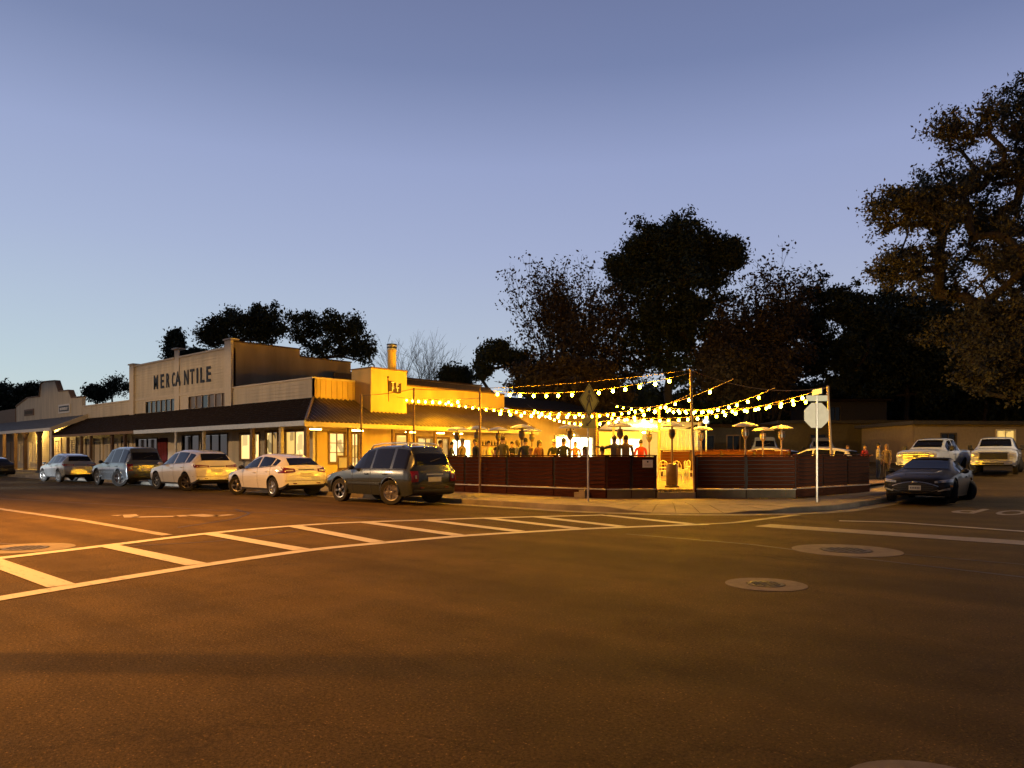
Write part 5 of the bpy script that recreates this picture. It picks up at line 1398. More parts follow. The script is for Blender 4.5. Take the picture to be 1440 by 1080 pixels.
# ================================================================== PEOPLE
mat('skin_a', (.46, .27, .17), .55, vary=.06); mat('skin_b', (.30, .16, .09), .55, vary=.06)
mat('hair_dark', (.018, .012, .009), .7, vary=.3, scale=40); mat('hair_brown', (.06, .032, .016), .7, vary=.3, scale=40); mat('hair_blond', (.28, .17, .07), .7, vary=.3, scale=40); mat('hair_grey', (.25, .23, .21), .7, vary=.2, scale=40)
CL = {'black': (.012, .012, .014), 'navy': (.015, .02, .045), 'olive': (.09, .075, .035), 'tan': (.26, .18, .09), 'red': (.34, .02, .02), 'white': (.55, .52, .47), 'rust': (.25, .085, .03), 'grey': (.12, .115, .11), 'brown': (.085, .05, .03), 'jeans': (.05, .07, .12), 'cream': (.45, .38, .27), 'plum': (.10, .03, .05)}
for k, v in CL.items(): mat('cloth_'+k, v, .85, vary=.15, scale=14, bump=.25, bscale=22)
mat('shoe', (.03, .022, .018), .6)
def skin_body(J, E, rad):
    """one continuous surface grown round a posed skeleton"""
    names = list(J); me = bpy.data.meshes.new('body'); idx = {n: i for i, n in enumerate(names)}
    me.from_pydata([J[n] for n in names], [(idx[a], idx[b_]) for a, b_ in E], [])
    ob = bpy.data.objects.new('body', me); COL.objects.link(ob)
    sk = ob.modifiers.new('skin', 'SKIN'); sk.use_smooth_shade = True; sk.branch_smoothing = .3
    for n in names:
        r = rad[n]; v = me.skin_vertices[0].data[idx[n]]; v.radius = r if hasattr(r, '__len__') else (r, r)
        v.use_root = n == 'pelvis'
    ss_ = ob.modifiers.new('sub', 'SUBSURF'); ss_.levels = 2; ss_.render_levels = 2
    dg = bpy.context.evaluated_depsgraph_get(); out = bpy.data.meshes.new_from_object(ob.evaluated_get(dg))
    bpy.data.objects.remove(ob); return out
def hand_bones(J, E, rad, side, wrist, d, palm_n):
    """palm, four unequal fingers with a knuckle bend, thumb from the side of the palm"""
    d = Vector(d).normalized(); nrm_ = Vector(palm_n).normalized(); sp = d.cross(nrm_).normalized()*(1 if side == 'l' else -1)
    w = Vector(wrist); p = w + d*.05; k = f'palm_{side}'; J[k] = p; rad[k] = (.030, .018); E.append((f'wrist_{side}', k))
    for i, (off_, ln) in enumerate(((.030, .072), (.010, .082), (-.010, .076), (-.030, .06))):
        a = p + d*.035 + sp*off_; b_ = a + d*ln*.5 + nrm_*ln*.12; c_ = b_ + d*ln*.42 + nrm_*ln*.32
        for nm, q, r in (('k', a, .011), ('m', b_, .0095), ('t', c_, .008)): J[f'f{i}{nm}_{side}'] = q; rad[f'f{i}{nm}_{side}'] = r
        E += [(k, f'f{i}k_{side}'), (f'f{i}k_{side}', f'f{i}m_{side}'), (f'f{i}m_{side}', f'f{i}t_{side}')]
    a = w + d*.03 + sp*.034; b_ = a + d*.03 + sp*.028 + nrm_*.01; c_ = b_ + d*.028 + nrm_*.012
    for nm, q, r in (('k', a, .014), ('m', b_, .011), ('t', c_, .009)): J[f'th{nm}_{side}'] = q; rad[f'th{nm}_{side}'] = r
    E += [(f'wrist_{side}', f'thk_{side}'), (f'thk_{side}', f'thm_{side}'), (f'thm_{side}', f'tht_{side}')]
def pose(kind):
    """joints of a 1.74 m figure facing -y (local); seated figures sit on a 0.45 m seat"""
    sit = kind.startswith('sit')
    hz = .50 if sit else .93; dy = 0.0; lean = {'sit_lean': -.14, 'lean': -.10}.get(kind, 0)
    J = {'pelvis': (0, 0, hz), 'waist': (0, lean*.25, hz+.14), 'chest': (0, lean*.7, hz+.34), 'neck0': (0, lean, hz+.50), 'neck': (0, lean*1.05-.01, hz+.565), 'head0': (0, lean*1.1-.02, hz+.63), 'head1': (0, lean*1.15-.015, hz+.71), 'head2': (0, lean*1.15, hz+.775),
         'nose': (0, lean*1.1-.105, hz+.665)}
    rad = {'pelvis': (.155, .115), 'waist': (.135, .10), 'chest': (.165, .115), 'neck0': (.085, .07), 'neck': (.05, .052), 'head0': (.062, .075), 'head1': (.075, .092), 'head2': (.055, .065), 'nose': .014}
    E = [('pelvis', 'waist'), ('waist', 'chest'), ('chest', 'neck0'), ('neck0', 'neck'), ('neck', 'head0'), ('head0', 'head1'), ('head1', 'head2'), ('head0', 'nose')]
    cz = hz+.44; cy = lean*.9
    for s, sd in ((1, 'l'), (-1, 'r')):
        J[f'ear_{sd}'] = (s*.082, lean*1.1+.0, hz+.665); rad[f'ear_{sd}'] = (.012, .018); E.append(('head0', f'ear_{sd}'))
        J[f'sh_{sd}'] = (s*.19, cy, cz); rad[f'sh_{sd}'] = (.062, .062)
        arms = {'stand': ((s*.235, cy+.03, cz-.28), (s*.23, cy-.07, cz-.52)), 'talk': ((s*.24, cy+.0, cz-.27), (s*.14, cy-.24, cz-.20)) if s > 0 else ((s*.24, cy+.03, cz-.28), (s*.17, cy-.16, cz-.42)),
                'reach': ((s*.36, cy-.05, cz-.05), (s*.60, cy-.12, cz+.04)), 'cross': ((s*.25, cy-.03, cz-.27), (-s*.02, cy-.21, cz-.25+s*.03)), 'lean': ((s*.24, cy-.10, cz-.26), (s*.17, cy-.32, cz-.36)),
                'guitar': ((s*.27, cy-.02, cz-.25), (s*.42, cy-.22, cz-.20)) if s > 0 else ((s*.27, cy+.0, cz-.26), (s*.06, cy-.24, cz-.34)),
                'sit': ((s*.24, cy-.03, cz-.27), (s*.16, cy-.26, cz-.28)), 'sit_lean': ((s*.25, cy-.14, cz-.22), (s*.10, cy-.34, cz-.18))}[kind]
        J[f'el_{sd}'], J[f'wrist_{sd}'] = arms; rad[f'el_{sd}'] = .042; rad[f'wrist_{sd}'] = (.027, .023)
        E += [('neck0', f'sh_{sd}'), (f'sh_{sd}', f'el_{sd}'), (f'el_{sd}', f'wrist_{sd}')]
        dv = Vector(arms[1])-Vector(arms[0]); hand_bones(J, E, rad, sd, arms[1], dv, (0, 0, -1) if abs(dv.normalized().z) < .7 else (-s, 0, 0))
        if sit: kn, an, to = (s*.13, -.44, .50), (s*.13, -.42, .09), (s*.14, -.56, .04)
        else: kn, an, to = (s*.105, -.02+.03*s, .50), (s*.11, .03+.02*s, .09), (s*.13, -.12+.02*s, .04)
        J[f'hip_{sd}'] = (s*.095, 0, hz-.06 if not sit else hz); J[f'kn_{sd}'] = kn; J[f'an_{sd}'] = an; J[f'to_{sd}'] = to
        rad[f'hip_{sd}'] = .092; rad[f'kn_{sd}'] = .06; rad[f'an_{sd}'] = .042; rad[f'to_{sd}'] = (.042, .032)
        E += [('pelvis', f'hip_{sd}'), (f'hip_{sd}', f'kn_{sd}'), (f'kn_{sd}', f'an_{sd}'), (f'an_{sd}', f'to_{sd}')]
    J = {k: Vector(v) for k, v in J.items()}
    me = skin_body(J, E, rad)
    # regions: 0 skin, 1 top, 2 trousers, 3 shoes
    segs = []
    for a, b_ in E:
        n = a+b_
        if any(t in n for t in ('head', 'nose', 'ear', 'palm', 'thk', 'thm', 'tht')) or n[0] == 'f' or 'neck' == b_ or (a == 'neck'): r = 0
        elif any(t in n for t in ('an_', 'to_')) and a.startswith('an'): r = 3
        elif any(t in n for t in ('hip', 'kn_', 'an_')): r = 2
        else: r = 1
        segs.append((J[a], J[b_], r))
    A = np.array([tuple(s[0]) for s in segs]); B = np.array([tuple(s[1]) for s in segs]); rr = np.array([s[2] for s in segs])
    C = np.array([tuple(p.center) for p in me.polygons]); AB = B-A; L2 = (AB**2).sum(1)
    t = np.clip(((C[:, None]-A[None])*AB[None]).sum(2)/L2[None], 0, 1); dd = np.linalg.norm(C[:, None]-(A[None]+AB[None]*t[..., None]), axis=2)
    mi = rr[dd.argmin(1)]
    for m in ('skin_a', 'cloth_black', 'cloth_jeans', 'shoe'): me.materials.append(M(m))
    me.polygons.foreach_set('material_index', mi.astype(int).tolist()); me.polygons.foreach_set('use_smooth', [True]*len(me.polygons)); me.update()
    return me, J
POSES = {k: pose(k) for k in ('stand', 'talk', 'reach', 'cross', 'lean', 'guitar', 'sit', 'sit_lean')}
def hair_mesh(style):
    mb = MB(); o = []
    n, m = 14, 8
    for j in range(m+1):
        t = math.pi*.5*(1-j/m)
        for k in range(n):
            a = 2*math.pi*k/n; front_ = max(0, -math.sin(a))
            low = {'short': -.055, 'long': -.24, 'cap': .0}[style]
            zlow = low*(1-front_*1.0) + front_*(.028)
            r0 = .094 if style != 'cap' else .10
            f = j/m
            z = .105*math.cos(math.pi/2*f) if f < .62 else None
            zz = .105*math.cos(math.pi/2*min(f/.62, 1)) if f <= .62 else (zlow)*((f-.62)/.38)
            rx = r0*math.sin(math.pi/2*min(f/.62, 1)) if f <= .62 else r0*(1-.04*((f-.62)/.38)) * (1.08 if style == 'long' else .97)
            o.append((rx*math.cos(a)*.90, rx*math.sin(a)*1.08+.012, zz))
    mb.add(o, [(j*n+k, j*n+(k+1) % n, (j+1)*n+(k+1) % n, (j+1)*n+k) for j in range(m) for k in range(n)])
    if style == 'cap': mb.box((0, -.14, .03), (.13, .11, .012))
    return mb
HAIR = {}
def person(x, y, z, rz, kind, label, top, hair='short', hcol='hair_dark', legs='jeans', skin='skin_a', h=1.74, group='people on the patio'):
    me, J = POSES[kind]; s = h/1.74
    o = empty('person', (x, y, z), rz, label, 'person', group); o.scale = (s, s, s)
    b_ = bpy.data.objects.new('body', me); COL.objects.link(b_); b_.parent = o
    for i, m in enumerate((skin, 'cloth_'+top, 'cloth_'+legs, 'shoe')):
        b_.material_slots[i].link = 'OBJECT'; b_.material_slots[i].material = M(m)
    key = hair
    if key not in HAIR:
        ho = hair_mesh(hair).build('hair' if hair != 'cap' else 'cap', hcol, o, smooth=True); HAIR[key] = ho.data
    else:
        ho = bpy.data.objects.new('hair' if hair != 'cap' else 'cap', HAIR[key]); COL.objects.link(ho); ho.parent = o
    if ho.material_slots: ho.material_slots[0].link = 'OBJECT'; ho.material_slots[0].material = M(hcol)
    ho.location = J['head1'] + Vector((0, -.008, .012))
    for e in (-1, 1):
        ey = bpy.data.objects.new('eye', EYE_ME); COL.objects.link(ey); ey.parent = o; ey.location = J['head0'] + Vector((e*.031, -.082, .045))
    mo = bpy.data.objects.new('mouth', MOUTH_ME); COL.objects.link(mo); mo.parent = o; mo.location = J['head0'] + Vector((0, -.076, -.012))
    return o
mat('eye_mat', (.03, .025, .02), .3); mat('lip', (.25, .09, .07), .6)
t_ = MB().ball((0, 0, 0), (.011, .007, .008), 8, 5).build('eye', 'eye_mat'); EYE_ME = t_.data; bpy.data.objects.remove(t_)
t_ = MB().ball((0, 0, 0), (.022, .006, .006), 8, 5).build('mouth', 'lip'); MOUTH_ME = t_.data; bpy.data.objects.remove(t_)
def zfence(px):                             # depth of the fence in this column
    r = ray(px)
    if px < 851: return 19.95/r.y
    return 24.25
def patio(px, py, kind, face, label, top, **k):
    """px, py: top of the head in the photograph; face: heading in degrees, 0 = towards the camera, 90 = to picture right"""
    sit = kind.startswith('sit'); H = 1.30 if sit else 1.74
    z = (DZ+H-EYE)*F/(HZ-py); z = max(z, zfence(px)+.75)
    hh_ = (hgt(py, z)-DZ)/H; hh_ = min(max(hh_, .90), 1.08)
    if not sit: z = max((DZ+H*hh_-EYE)*F/(HZ-py), zfence(px)+.75)
    z = min(z, 34)
    x, y = at_z(px, z); k.setdefault('h', 1.74*hh_)
    return person(x, y, DZ, YAW+R(face), kind, label, top, **k), (x, y)
def stool(x, y, rz, label):
    o = empty('patio_chair', (x, y, DZ), rz, label, 'chair', 'chairs under the seated guests')
    MB().box((0, 0, .40), (.42, .42, .03)).build('seat', 'chair_paint', o)
    for sx in (-1, 1):
        for sy in (-1, 1): MB().tube([(sx*.2, sy*.2, 0), (sx*.18, sy*.18, .4)], .014, 6).build('leg', 'chair_paint', o)
    MB().tube([(-.19, .2, .4), (-.19, .25, .8), (.19, .25, .8), (.19, .2, .4)], .015, 6).build('back_frame', 'chair_paint', o)
guests = [
 (619, 619, 'stand', 100, 'person in a brown top standing behind the rear of the green-grey SUV', 'brown', dict(hcol='hair_brown')),
 (632, 624, 'lean', 80, 'person in a dark jacket leaning forward beside the leftmost heater', 'black', dict()),
 (650, 617, 'stand', 60, 'grey-haired person in tan against the bright window', 'tan', dict(hcol='hair_grey')),
 (669, 617, 'stand', -60, 'person in black standing just left of the fence pole', 'black', dict(legs='black')),
 (687, 620, 'talk', 30, 'person in a pale shirt below the bottle shelf', 'cream', dict()),
 (697, 624, 'sit', 60, 'seated person in rust wearing a dark cap', 'rust', dict(hair='cap', hcol='cloth_black')),
 (707, 613, 'stand', 150, 'tall person in a long olive coat standing with their back turned', 'olive', dict(legs='olive', hcol='hair_brown')),
 (721.5, 621, 'lean', -20, 'person in black bending over the middle table', 'black', dict(hair='short')),
 (728, 619, 'talk', -70, 'brown-haired person in grey beside the middle table', 'grey', dict(hair='long', hcol='hair_brown')),
 (739, 616, 'stand', 170, 'person in navy standing close behind the tall-hooded heater', 'navy', dict(legs='black')),
 (744, 627, 'sit_lean', 20, 'seated person in black with blond hair at the roof end', 'black', dict(hair='short', hcol='hair_blond')),
 (758, 619, 'stand', 40, 'person in plum standing below the end of the porch roof', 'plum', dict(hair='long', hcol='hair_dark')),
 (779, 619, 'guitar', 20, 'guitarist in black with a cap in front of the service hatch', 'black', dict(hair='cap', hcol='cloth_white')),
 (789, 624, 'lean', 70, 'fair-haired person in brown leaning towards the guitarist', 'brown', dict(hcol='hair_blond')),
 (792.5, 616, 'stand', 160, 'tall person in black behind the fair-haired one', 'black', dict(legs='black')),
 (809, 621, 'talk', -10, 'person in a rust shirt in front of the hatch, right of the heater', 'rust', dict(hair='short', hcol='hair_brown')),
 (823, 627, 'sit', -40, 'seated person in dark grey behind the crossing sign pole', 'grey', dict(hair='long', hcol='hair_dark')),
 (847, 627, 'sit', 170, 'seated person in rust seen from behind, right of the crossing sign', 'rust', dict(hcol='hair_dark')),
 (864, 612.5, 'reach', 185, 'bearded-looking large figure in dark grey with arms spread', 'grey', dict(hcol='hair_brown', legs='black')),
 (868, 629, 'sit', 175, 'seated person with long blond hair seen from behind', 'tan', dict(hair='long', hcol='hair_blond')),
 (880, 612, 'stand', 175, 'person in a tan jacket standing with their back to the street', 'tan', dict(legs='brown', hcol='hair_dark')),
 (901, 618.5, 'cross', 185, 'person in a bright red jacket seen from behind', 'red', dict(hcol='hair_dark')),
]
for px, py, kd, fc, lb, top, kw in guests:
    if 'bearded' in lb: lb = 'large figure in dark grey with both arms stretched out'
    o, (x, y) = patio(px, py, kd, fc, lb, top, **kw)
    if kd.startswith('sit'): stool(x, y, YAW+R(fc), 'chair under the ' + lb)
    if kd == 'guitar':
        gt = empty('guitar', tuple(o.location), o.rotation_euler.z, 'pale acoustic guitar held by the guitarist', 'guitar'); gt.scale = o.scale
        out_ = []
        for t in np.linspace(0, 2*PI, 28)[:-1]:
            r = .17+.035*math.cos(2*t)+.03*math.cos(t); out_.append((r*math.cos(t)*1.15, r*math.sin(t)*.95))
        rot = R(-14)
        fn = lambda u, v, w: (-.06-(u*math.cos(rot)-v*math.sin(rot)), -.155-w, 1.04+(-u*math.sin(rot)*-1+v*math.cos(rot)))
        gb_ = MB(); gb_.prism(out_, fn, .09); gb_.build('soundbox', mat('guitar_wood', (.50, .30, .12), .35, vary=.1), gt, smooth=40)
        hb = MB(); hb.prism([(.045*math.cos(t), .045*math.sin(t)) for t in np.linspace(0, 2*PI, 13)[:-1]], lambda u, v, w: fn(u, v, .0905+w), .002); hb.build('sound_hole', 'sign_black', gt)
        nk = MB(); nk.tube([fn(-.17, 0, .08), fn(-.62, 0, .08)], .02, 6); nk.build('neck', 'trim_brown', gt)
        hdk = MB(); hdk.prism([(-.61, -.035), (-.74, -.04), (-.74, .04), (-.61, .035)], fn, .02); hdk.build('headstock', 'trim_brown', gt)
def lotp(px, z, kind, face, label, top, **k):
    x, y = at_z(px, z); return person(x, y, g(x, y)+.02, YAW+R(face), kind, label, top, group='people in the car park', **k)
lotp(1235, 36, 'talk', 70, 'person in a cream jacket and jeans beyond the end of the fence', 'cream', hcol='hair_dark', h=1.8)
lotp(1247, 36.6, 'stand', -60, 'person in tan facing the one in the cream jacket', 'tan', hcol='hair_blond', hair='long', legs='tan', h=1.74)
lotp(1216, 38, 'talk', 30, 'person in dark red standing behind the end of the side fence', 'red', hcol='hair_dark', legs='plum', h=1.72)
lotp(1192, 39, 'stand', -20, 'person in rust red seen just above the side fence', 'red', hcol='hair_brown', legs='black', h=1.68)
# ================================================================== TREES
def tree(px, z, label, blobs, trunk, leaf, n_clump, per, lsize, sig, bark='bark', name='tree', seed=1, multi=1, twig=.016, xoff=0.0, pos=None, group='trees behind the buildings', lean=(0, 0), gap=-.06):
    """blobs: crown masses as (dx_right, height, dz_away, rx, rz, weight) in metres about the trunk foot, seen from the camera side"""
    rng = np.random.RandomState(seed); per, lsize = int(per*1.7), lsize*.74
    if pos is None: x, y = at_z(px, z)
    else: x, y = pos
    zg = g(x, y)-.1
    rt, fw = np.array([RT.x, RT.y, 0]), np.array([FW.x, FW.y, 0]); up = np.array([0, 0, 1.0])
    w = np.array([b_[5] for b_ in blobs], float); w /= w.sum()
    pts = []
    while len(pts) < n_clump:
        b_ = blobs[rng.choice(len(blobs), p=w)]
        v = rng.normal(size=3); v /= np.linalg.norm(v); r = rng.uniform(.12, 1.08)**.5
        r *= 1+.16*math.sin(v[0]*7+seed)+.14*math.sin(v[2]*9+2*seed)+.08*math.sin(v[1]*13+seed)
        p = rt*(b_[0]+v[0]*r*b_[3]) + fw*(b_[2]+v[1]*r*b_[3]*.9) + up*(b_[1]+v[2]*r*b_[4])
        if p[2] > .8 and mnoise.noise(Vector(p*(.30 if per else .2))+Vector((seed*3.1, 0, 0))) > gap + .25*(r-.8): pts.append(p)
    pts = np.array(pts)
    # skeleton: stems, then every clump joins the nearest branch node that lies lower and further in
    nodes, par = [], []
    def add(p, q): nodes.append(np.array(p, float)); par.append(q); return len(nodes)-1
    top = max(b_[1] for b_ in blobs)
    for s in range(multi):
        a = rng.uniform(0, 6.28); d = np.array([math.cos(a), math.sin(a), 0])*(0 if multi == 1 else .25)
        last = add(d*1.2, -1); dirv = np.array([lean[0]*rt[k]+lean[1]*fw[k] for k in range(3)]) + (d*.9 if multi > 1 else 0)
        m = 7
        for i in range(1, m+1):
            t = i/m; p = d*1.2 + dirv*t*trunk + up*trunk*t + rng.normal(size=3)*.12*(trunk/8); last = add(p, last)
    nd = np.array(nodes); 
    order = np.argsort(np.linalg.norm(pts-np.array([0, 0, trunk*.8]), axis=1))
    tips = []
    for i in order:
        p = pts[i]; nd = np.array(nodes)
        d = np.linalg.norm(nd-p, axis=1) + np.maximum(0, nd[:, 2]-p[2]+.1)*1.6
        j = int(d.argmin()); q = nodes[j]; L = np.linalg.norm(p-q); last = j
        k = max(1, int(L/1.1))
        for s in range(1, k+1):
            t = s/k; sagv = up*(-.10*L*math.sin(math.pi*t)*(.6 if p[2] > q[2] else -.5))
            last = add(q+(p-q)*t + sagv + rng.normal(size=3)*.07*min(L, 2)*(s < k), last)
        tips.append(last)
    cnt = np.zeros(len(nodes)); 
    for t in tips:
        cnt[t] += 1
    for i in range(len(nodes)-1, -1, -1):
        if par[i] >= 0: cnt[par[i]] += cnt[i]
    rad = twig*np.maximum(cnt, .6)**.46
    root = empty(name, (x, y, zg), 0, label, 'tree', group)
    mb = MB()
    V, Fc = [], []; 
    for i in range(len(nodes)):
        if par[i] < 0: continue
        a, b_ = nodes[par[i]], nodes[i]; ra, rb = min(rad[par[i]], rad[i]*1.6), rad[i]
        d = b_-a; l = np.linalg.norm(d)
        if l < 1e-5: continue
        d /= l; e = np.cross(d, [.3, .5, .8]); e /= max(np.linalg.norm(e), 1e-6); f = np.cross(d, e); n = 7 if rb > .08 else (5 if rb > .03 else 3); o_ = len(V)
        for c, r in ((a, ra), (b_, rb)):
            for k in range(n): an = 2*math.pi*k/n; V.append(tuple(c+(e*math.cos(an)+f*math.sin(an))*r))
        for k in range(n): Fc.append([o_+k, o_+(k+1) % n, o_+n+(k+1) % n, o_+n+k])
    mb.v, mb.f, mb.mi = V, Fc, [0]*len(Fc); mb.build('trunk', bark, root, smooth=True, fix=False)
    if per:
        N = len(pts)*per
        cen = np.repeat(pts, per, 0); sg = np.repeat(rng.uniform(.6, 1.25, len(pts)), per)[:, None]*sig
        c = cen + rng.normal(size=(N, 3))*sg*np.array([1, 1, .75])
        c = c[c[:, 2] > .5]; N = len(c)
        u = rng.normal(size=(N, 3)); u /= np.linalg.norm(u, axis=1)[:, None]; t_ = rng.normal(size=(N, 3)); v = np.cross(u, t_); v /= np.linalg.norm(v, axis=1)[:, None]
        s = lsize*rng.uniform(.55, 1.3, (N, 1)); u *= s; v *= s*.55; w_ = np.cross(u, v); w_ /= np.linalg.norm(w_, axis=1)[:, None]; w_ *= s*.18
        Q = np.stack([c-u, c+v*.9+w_, c+u, c-v*.9+w_], 1).reshape(-1, 3)
        me = bpy.data.meshes.new('crown'); me.vertices.add(len(Q)); me.vertices.foreach_set('co', Q.ravel().astype(np.float32))
        me.loops.add(N*4); me.polygons.add(N); me.loops.foreach_set('vertex_index', np.arange(N*4)); me.polygons.foreach_set('loop_start', np.arange(N)*4)
        try: me.polygons.foreach_set('loop_total', np.full(N, 4))
        except Exception: pass
        me.update(calc_edges=True); me.validate(); me.materials.append(M(leaf))
        o = bpy.data.objects.new('crown', me); COL.objects.link(o); o.parent = root
    return root
def stem_tree(px, z, label, stems, L0, depth, spread, per, leaf, lsize, sig, seed, r0=.10, bias=.25, ratio=.72, group='trees behind the buildings', foot=.6, squash=None):
    """many thin rising stems that fork and fork again; leaves only round the twig ends"""
    rng = np.random.RandomState(seed); x, y = at_z(px, z); zg = g(x, y)-.1
    root = empty('tree', (x, y, zg), 0, label, 'tree', group); thick, fine_ = MB(), MB(); tips = []
    def unit(v): return v/np.linalg.norm(v)
    def rec(p, d, L, r, k):
        pts, q = [p], p; dd = d
        for i in range(4):
            dd = unit(dd+rng.normal(size=3)*.07+np.array([0, 0, bias*.12])); q = q+dd*L/4; pts.append(q)
        (thick if r > .03 else fine_).tube([tuple(a) for a in pts], [r*(1-.07*i) for i in range(5)], 6 if r > .03 else 3, cap=False)
        if k == 0: tips.append(q); return
        if k <= 2: tips.append(pts[2])
        for c in range(2 if rng.rand() < .62 else 3):
            e = unit(np.cross(dd, rng.normal(size=3))); a = rng.uniform(.22, .55)
            rec(q, unit(dd*math.cos(a)+e*math.sin(a)+np.array([0, 0, bias*.3])), L*ratio*rng.uniform(.8, 1.2), r*.66, k-1)
        if rng.rand() < .6:
            e = unit(np.cross(dd, rng.normal(size=3))); rec(pts[2], unit(dd*.75+e*.7), L*ratio*.8, r*.5, k-1)
    for s_ in range(stems):
        a = 2*math.pi*(s_+rng.rand()*.6)/stems; sp = spread*rng.uniform(.3, 1.0)
        d = unit(np.array([math.cos(a)*sp, math.sin(a)*sp, 1.0])); rec(np.array([math.cos(a)*foot*.5, math.sin(a)*foot*.5, 0.0]), d, L0*rng.uniform(.85, 1.15), r0, depth)
    thick.build('trunk', 'bark', root, smooth=True, fix=False)
    if fine_.f: fine_.build('twigs', 'bark', root, smooth=True, fix=False)
    if per:
        pts = np.array(tips); N = len(pts)*per; c = np.repeat(pts, per, 0)+rng.normal(size=(N, 3))*sig
        u = rng.normal(size=(N, 3)); u /= np.linalg.norm(u, axis=1)[:, None]; v = np.cross(u, rng.normal(size=(N, 3))); v /= np.linalg.norm(v, axis=1)[:, None]
        q = lsize*rng.uniform(.55, 1.3, (N, 1)); u *= q; v *= q*.55
        Q = np.stack([c-u, c+v, c+u, c-v], 1).reshape(-1, 3); mb = MB(); mb.v = [tuple(a) for a in Q]; mb.f = [[4*i, 4*i+1, 4*i+2, 4*i+3] for i in range(N)]; mb.mi = [0]*N
        mb.build('crown', leaf, root, fix=False)
    return root
def hm(py, z, zg=0): return hgt(py, z)     # height of a picture row at that depth
S = lambda px, z: px*z/F                   # pixels to metres at that depth
# behind the mercantile
z = 86
tree(335, z, 'broad oak directly behind the mercantile side wall', [(S(10, z), hm(463, z), 0, S(42, z), S(28, z), 3), (S(-34, z), hm(475, z), 0, S(18, z), S(18, z), 1), (S(38, z), hm(458, z), 0, S(26, z), S(24, z), 1.5)], 9, 'leaf_dark', 230, 34, .26, .42, seed=3)
tree(462, z, 'oak with gaps in its crown behind the restaurant parapet', [(S(-32, z), hm(468, z), 0, S(32, z), S(24, z), 2), (S(18, z), hm(465, z), 0, S(34, z), S(24, z), 2), (S(45, z), hm(497, z), 0, S(18, z), S(20, z), 1), (0, hm(500, z), 0, S(40, z), S(18, z), 1.4)], 9, 'leaf_dark', 240, 28, .26, .38, seed=5)
z = 95
tree(243, z, 'small dark conifer behind the left half of the sign', [(0, hm(505, z), 0, S(15, z), S(14, z), 2), (S(-3, z), hm(488, z), 0, S(10, z), S(16, z), 2), (S(2, z), hm(478, z), 0, S(7, z), S(10, z), 1)], 8, 'leaf_dark', 110, 60, .28, .4, seed=8)
tree(272, z, 'low dark treetop just above the mercantile parapet', [(0, hm(508, z), 0, S(22, z), S(9, z), 2)], 8, 'leaf_dark', 60, 60, .28, .4, seed=9)
z = 110
tree(163, z, 'thin half-bare tree left of the mercantile', [(0, hm(545, z), 0, S(18, z), S(13, z), 2)], 7, 'leaf_dark', 90, 12, .25, .4, seed=11)
tree(135, z, 'low dark tree above the left wing roof', [(S(-4, z), hm(556, z), 0, S(16, z), S(7, z), 2)], 6, 'leaf_dark', 60, 50, .3, .5, seed=12)
tree(48, z, 'dark tree behind the stepped false front', [(0, hm(552, z), 0, S(20, z), S(10, z), 2)], 6, 'leaf_dark', 60, 50, .3, .5, seed=13)
z = 120
tree(10, z, 'dark round tree at the left edge beyond the shops', [(0, hm(560, z), 0, S(22, z), S(16, z), 2), (S(-25, z), hm(560, z), 0, S(20, z), S(20, z), 2), (S(10, z), hm(585, z), 0, S(26, z), S(18, z), 2)], 7, 'leaf_dark', 160, 60, .4, .7, seed=14)
# bare tree right of the flue
z = 84
stem_tree(578, z, 'bare leafless tree just right of the flue', 5, 4.6, 5, .42, 0, 'leaf_dark', .2, .3, 21, r0=.09)
stem_tree(614, z, 'second bare leafless tree behind the restaurant roof', 4, 4.2, 5, .36, 0, 'leaf_dark', .2, .3, 22, r0=.08)
tree(640, z, 'low dark tree behind the porch roof end', [(0, hm(541, z), 0, S(26, z), S(8, z), 2)], 6, 'leaf_dark', 90, 50, .3, .5, seed=23)
z = 76
tree(704, z, 'small oak with a rounded open crown above the highest bulbs', [(S(-4, z), hm(508, z), 0, S(30, z), S(15, z), 3), (S(28, z), hm(522, z), 0, S(20, z), S(16, z), 1.6), (S(-28, z), hm(530, z), 0, S(18, z), S(16, z), 1.4)], 6, 'leaf_dark', 170, 26, .25, .36, seed=31, lean=(.03, 0))
z = 70
tree(790, z, 'dense low rounded tree behind the bulbs left of the crossing sign', [(0, hm(548, z), 0, S(58, z), S(30, z), 3), (S(40, z), hm(560, z), 0, S(40, z), S(30, z), 1)], 4, 'leaf_dry', 330, 70, .28, .5, seed=33, gap=-.3)
z = 78
stem_tree(812, z, 'tall open tree with many thin stems left of the dense one', 9, 5.5, 5, .26, 5, 'leaf_dry', .19, .40, 41, r0=.15, bias=.5, foot=2.0)
z = 82
tree(942, z, 'tallest dense dark tree in the middle of the skyline', [(S(0, z), hm(366, z), 0, S(54, z), S(40, z), 2.4), (S(-46, z), hm(392, z), 0, S(40, z), S(36, z), 2), (S(48, z), hm(388, z), 0, S(40, z), S(38, z), 2), (S(2, z), hm(440, z), 0, S(84, z), S(52, z), 3.6), (S(0, z), hm(505, z), 0, S(84, z), S(50, z), 3.2), (S(80, z), hm(368, z), 0, S(20, z), S(22, z), .7)], 12, 'leaf_dark', 860, 50, .29, .48, seed=57, twig=.022, gap=-.34)
z = 80
stem_tree(1072, z, 'open-crowned tree right of the tallest one', 6, 5.1, 5, .48, 9, 'leaf_dry', .21, .45, 62, r0=.16, bias=.4, foot=1.5)
z = 74
tree(1050, z, 'lower dense tree under the open-crowned one', [(0, hm(530, z), 0, S(70, z), S(40, z), 3), (S(40, z), hm(510, z), 0, S(40, z), S(36, z), 1.5)], 5, 'leaf_dry', 330, 45, .28, .5, seed=62)
z = 84
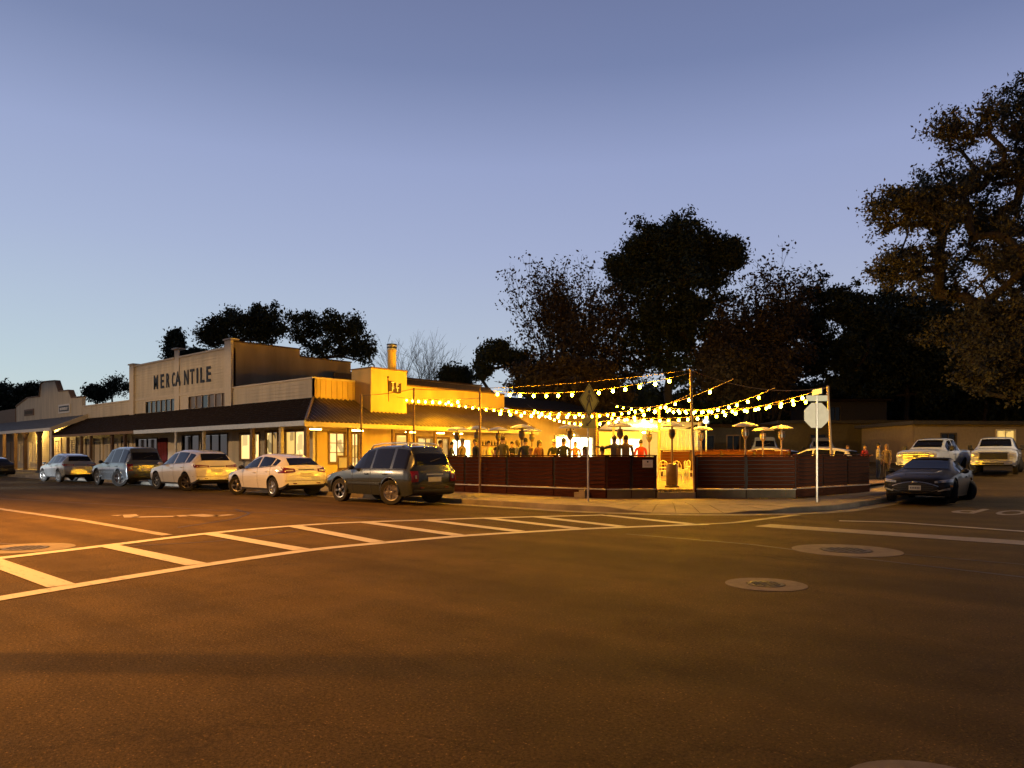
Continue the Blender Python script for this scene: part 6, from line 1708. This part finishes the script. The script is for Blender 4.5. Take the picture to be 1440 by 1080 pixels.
tree(1165, z, 'dense tree above the dark houses left of the big oak', [(0, hm(450, z), 0, S(42, z), S(34, z), 2), (S(35, z), hm(470, z), 0, S(40, z), S(44, z), 2), (S(-35, z), hm(480, z), 0, S(34, z), S(38, z), 2), (0, hm(520, z), 0, S(64, z), S(46, z), 2.6)], 8, 'leaf_dark', 430, 36, .30, .45, seed=71)
z = 88
tree(1275, z, 'very dark dense tree behind the houses under the big oak', [(0, hm(480, z), 0, S(70, z), S(50, z), 3), (S(30, z), hm(540, z), 0, S(80, z), S(50, z), 3), (S(-50, z), hm(540, z), 0, S(50, z), S(50, z), 2)], 8, 'leaf_dark', 520, 60, .36, .65, seed=72, gap=-.3)
z = 92
tree(1385, z, 'dark tree far behind the pale house', [(0, hm(520, z), 0, S(80, z), S(60, z), 3)], 8, 'leaf_dark', 330, 60, .36, .65, seed=73, gap=-.3)
# the big oak at the right
z = 52
tree(1462, z, 'huge spreading oak rising out of the top right of the picture', [
  (S(-28, z), hm(190, z), 0, S(60, z), S(60, z), 2.2), (S(-110, z), hm(205, z), -1, S(52, z), S(26, z), 1.2), (S(-80, z), hm(300, z), 0, S(88, z), S(60, z), 3), (S(-170, z), hm(330, z), -1, S(62, z), S(44, z), 2),
  (S(-212, z), hm(400, z), -2, S(50, z), S(26, z), 1.2), (S(-205, z), hm(320, z), -1, S(52, z), S(30, z), 1.2), (S(-90, z), hm(400, z), 0, S(100, z), S(58, z), 3.2), (S(-70, z), hm(490, z), -2, S(90, z), S(48, z), 3), (S(-95, z), hm(545, z), -4, S(60, z), S(36, z), 2), (S(50, z), hm(330, z), 2, S(120, z), S(150, z), 5), (S(-20, z), hm(560, z), -3, S(60, z), S(34, z), 1.4)],
  9, 'leaf_oak', 1250, 32, .19, .38, seed=83, twig=.030, gap=-.14, group='trees by the car park')

# low dark growth that closes the view under the crowns
for i, (px, z, py, w) in enumerate([(985, 92, 575, 46), (1075, 96, 560, 60), (1170, 98, 560, 55), (1262, 96, 556, 60), (1350, 98, 560, 60), (1440, 96, 556, 60), (890, 96, 570, 60)]):
    tree(px, z, ['dark thicket behind the entrance pole', 'dark thicket behind the three heaters', 'dark thicket behind the stop sign', 'dark thicket behind the dim ochre house', 'dark thicket behind the two pickups', 'dark thicket at the right edge behind the pale house', 'dark thicket behind the back canopy'][i],
         [(0, hm(610, z), 0, S(w, z), S(50, z), 3), (S(w*.4, z), hm(py+20, z), 0, S(w*.6, z), S(24, z), 1), (S(-w*.4, z), hm(py+24, z), 0, S(w*.6, z), S(24, z), 1)], 2.5, 'leaf_dark', 260, 60, .42, .8, seed=90+i, gap=-.5, name='thicket', group='thickets behind the houses')
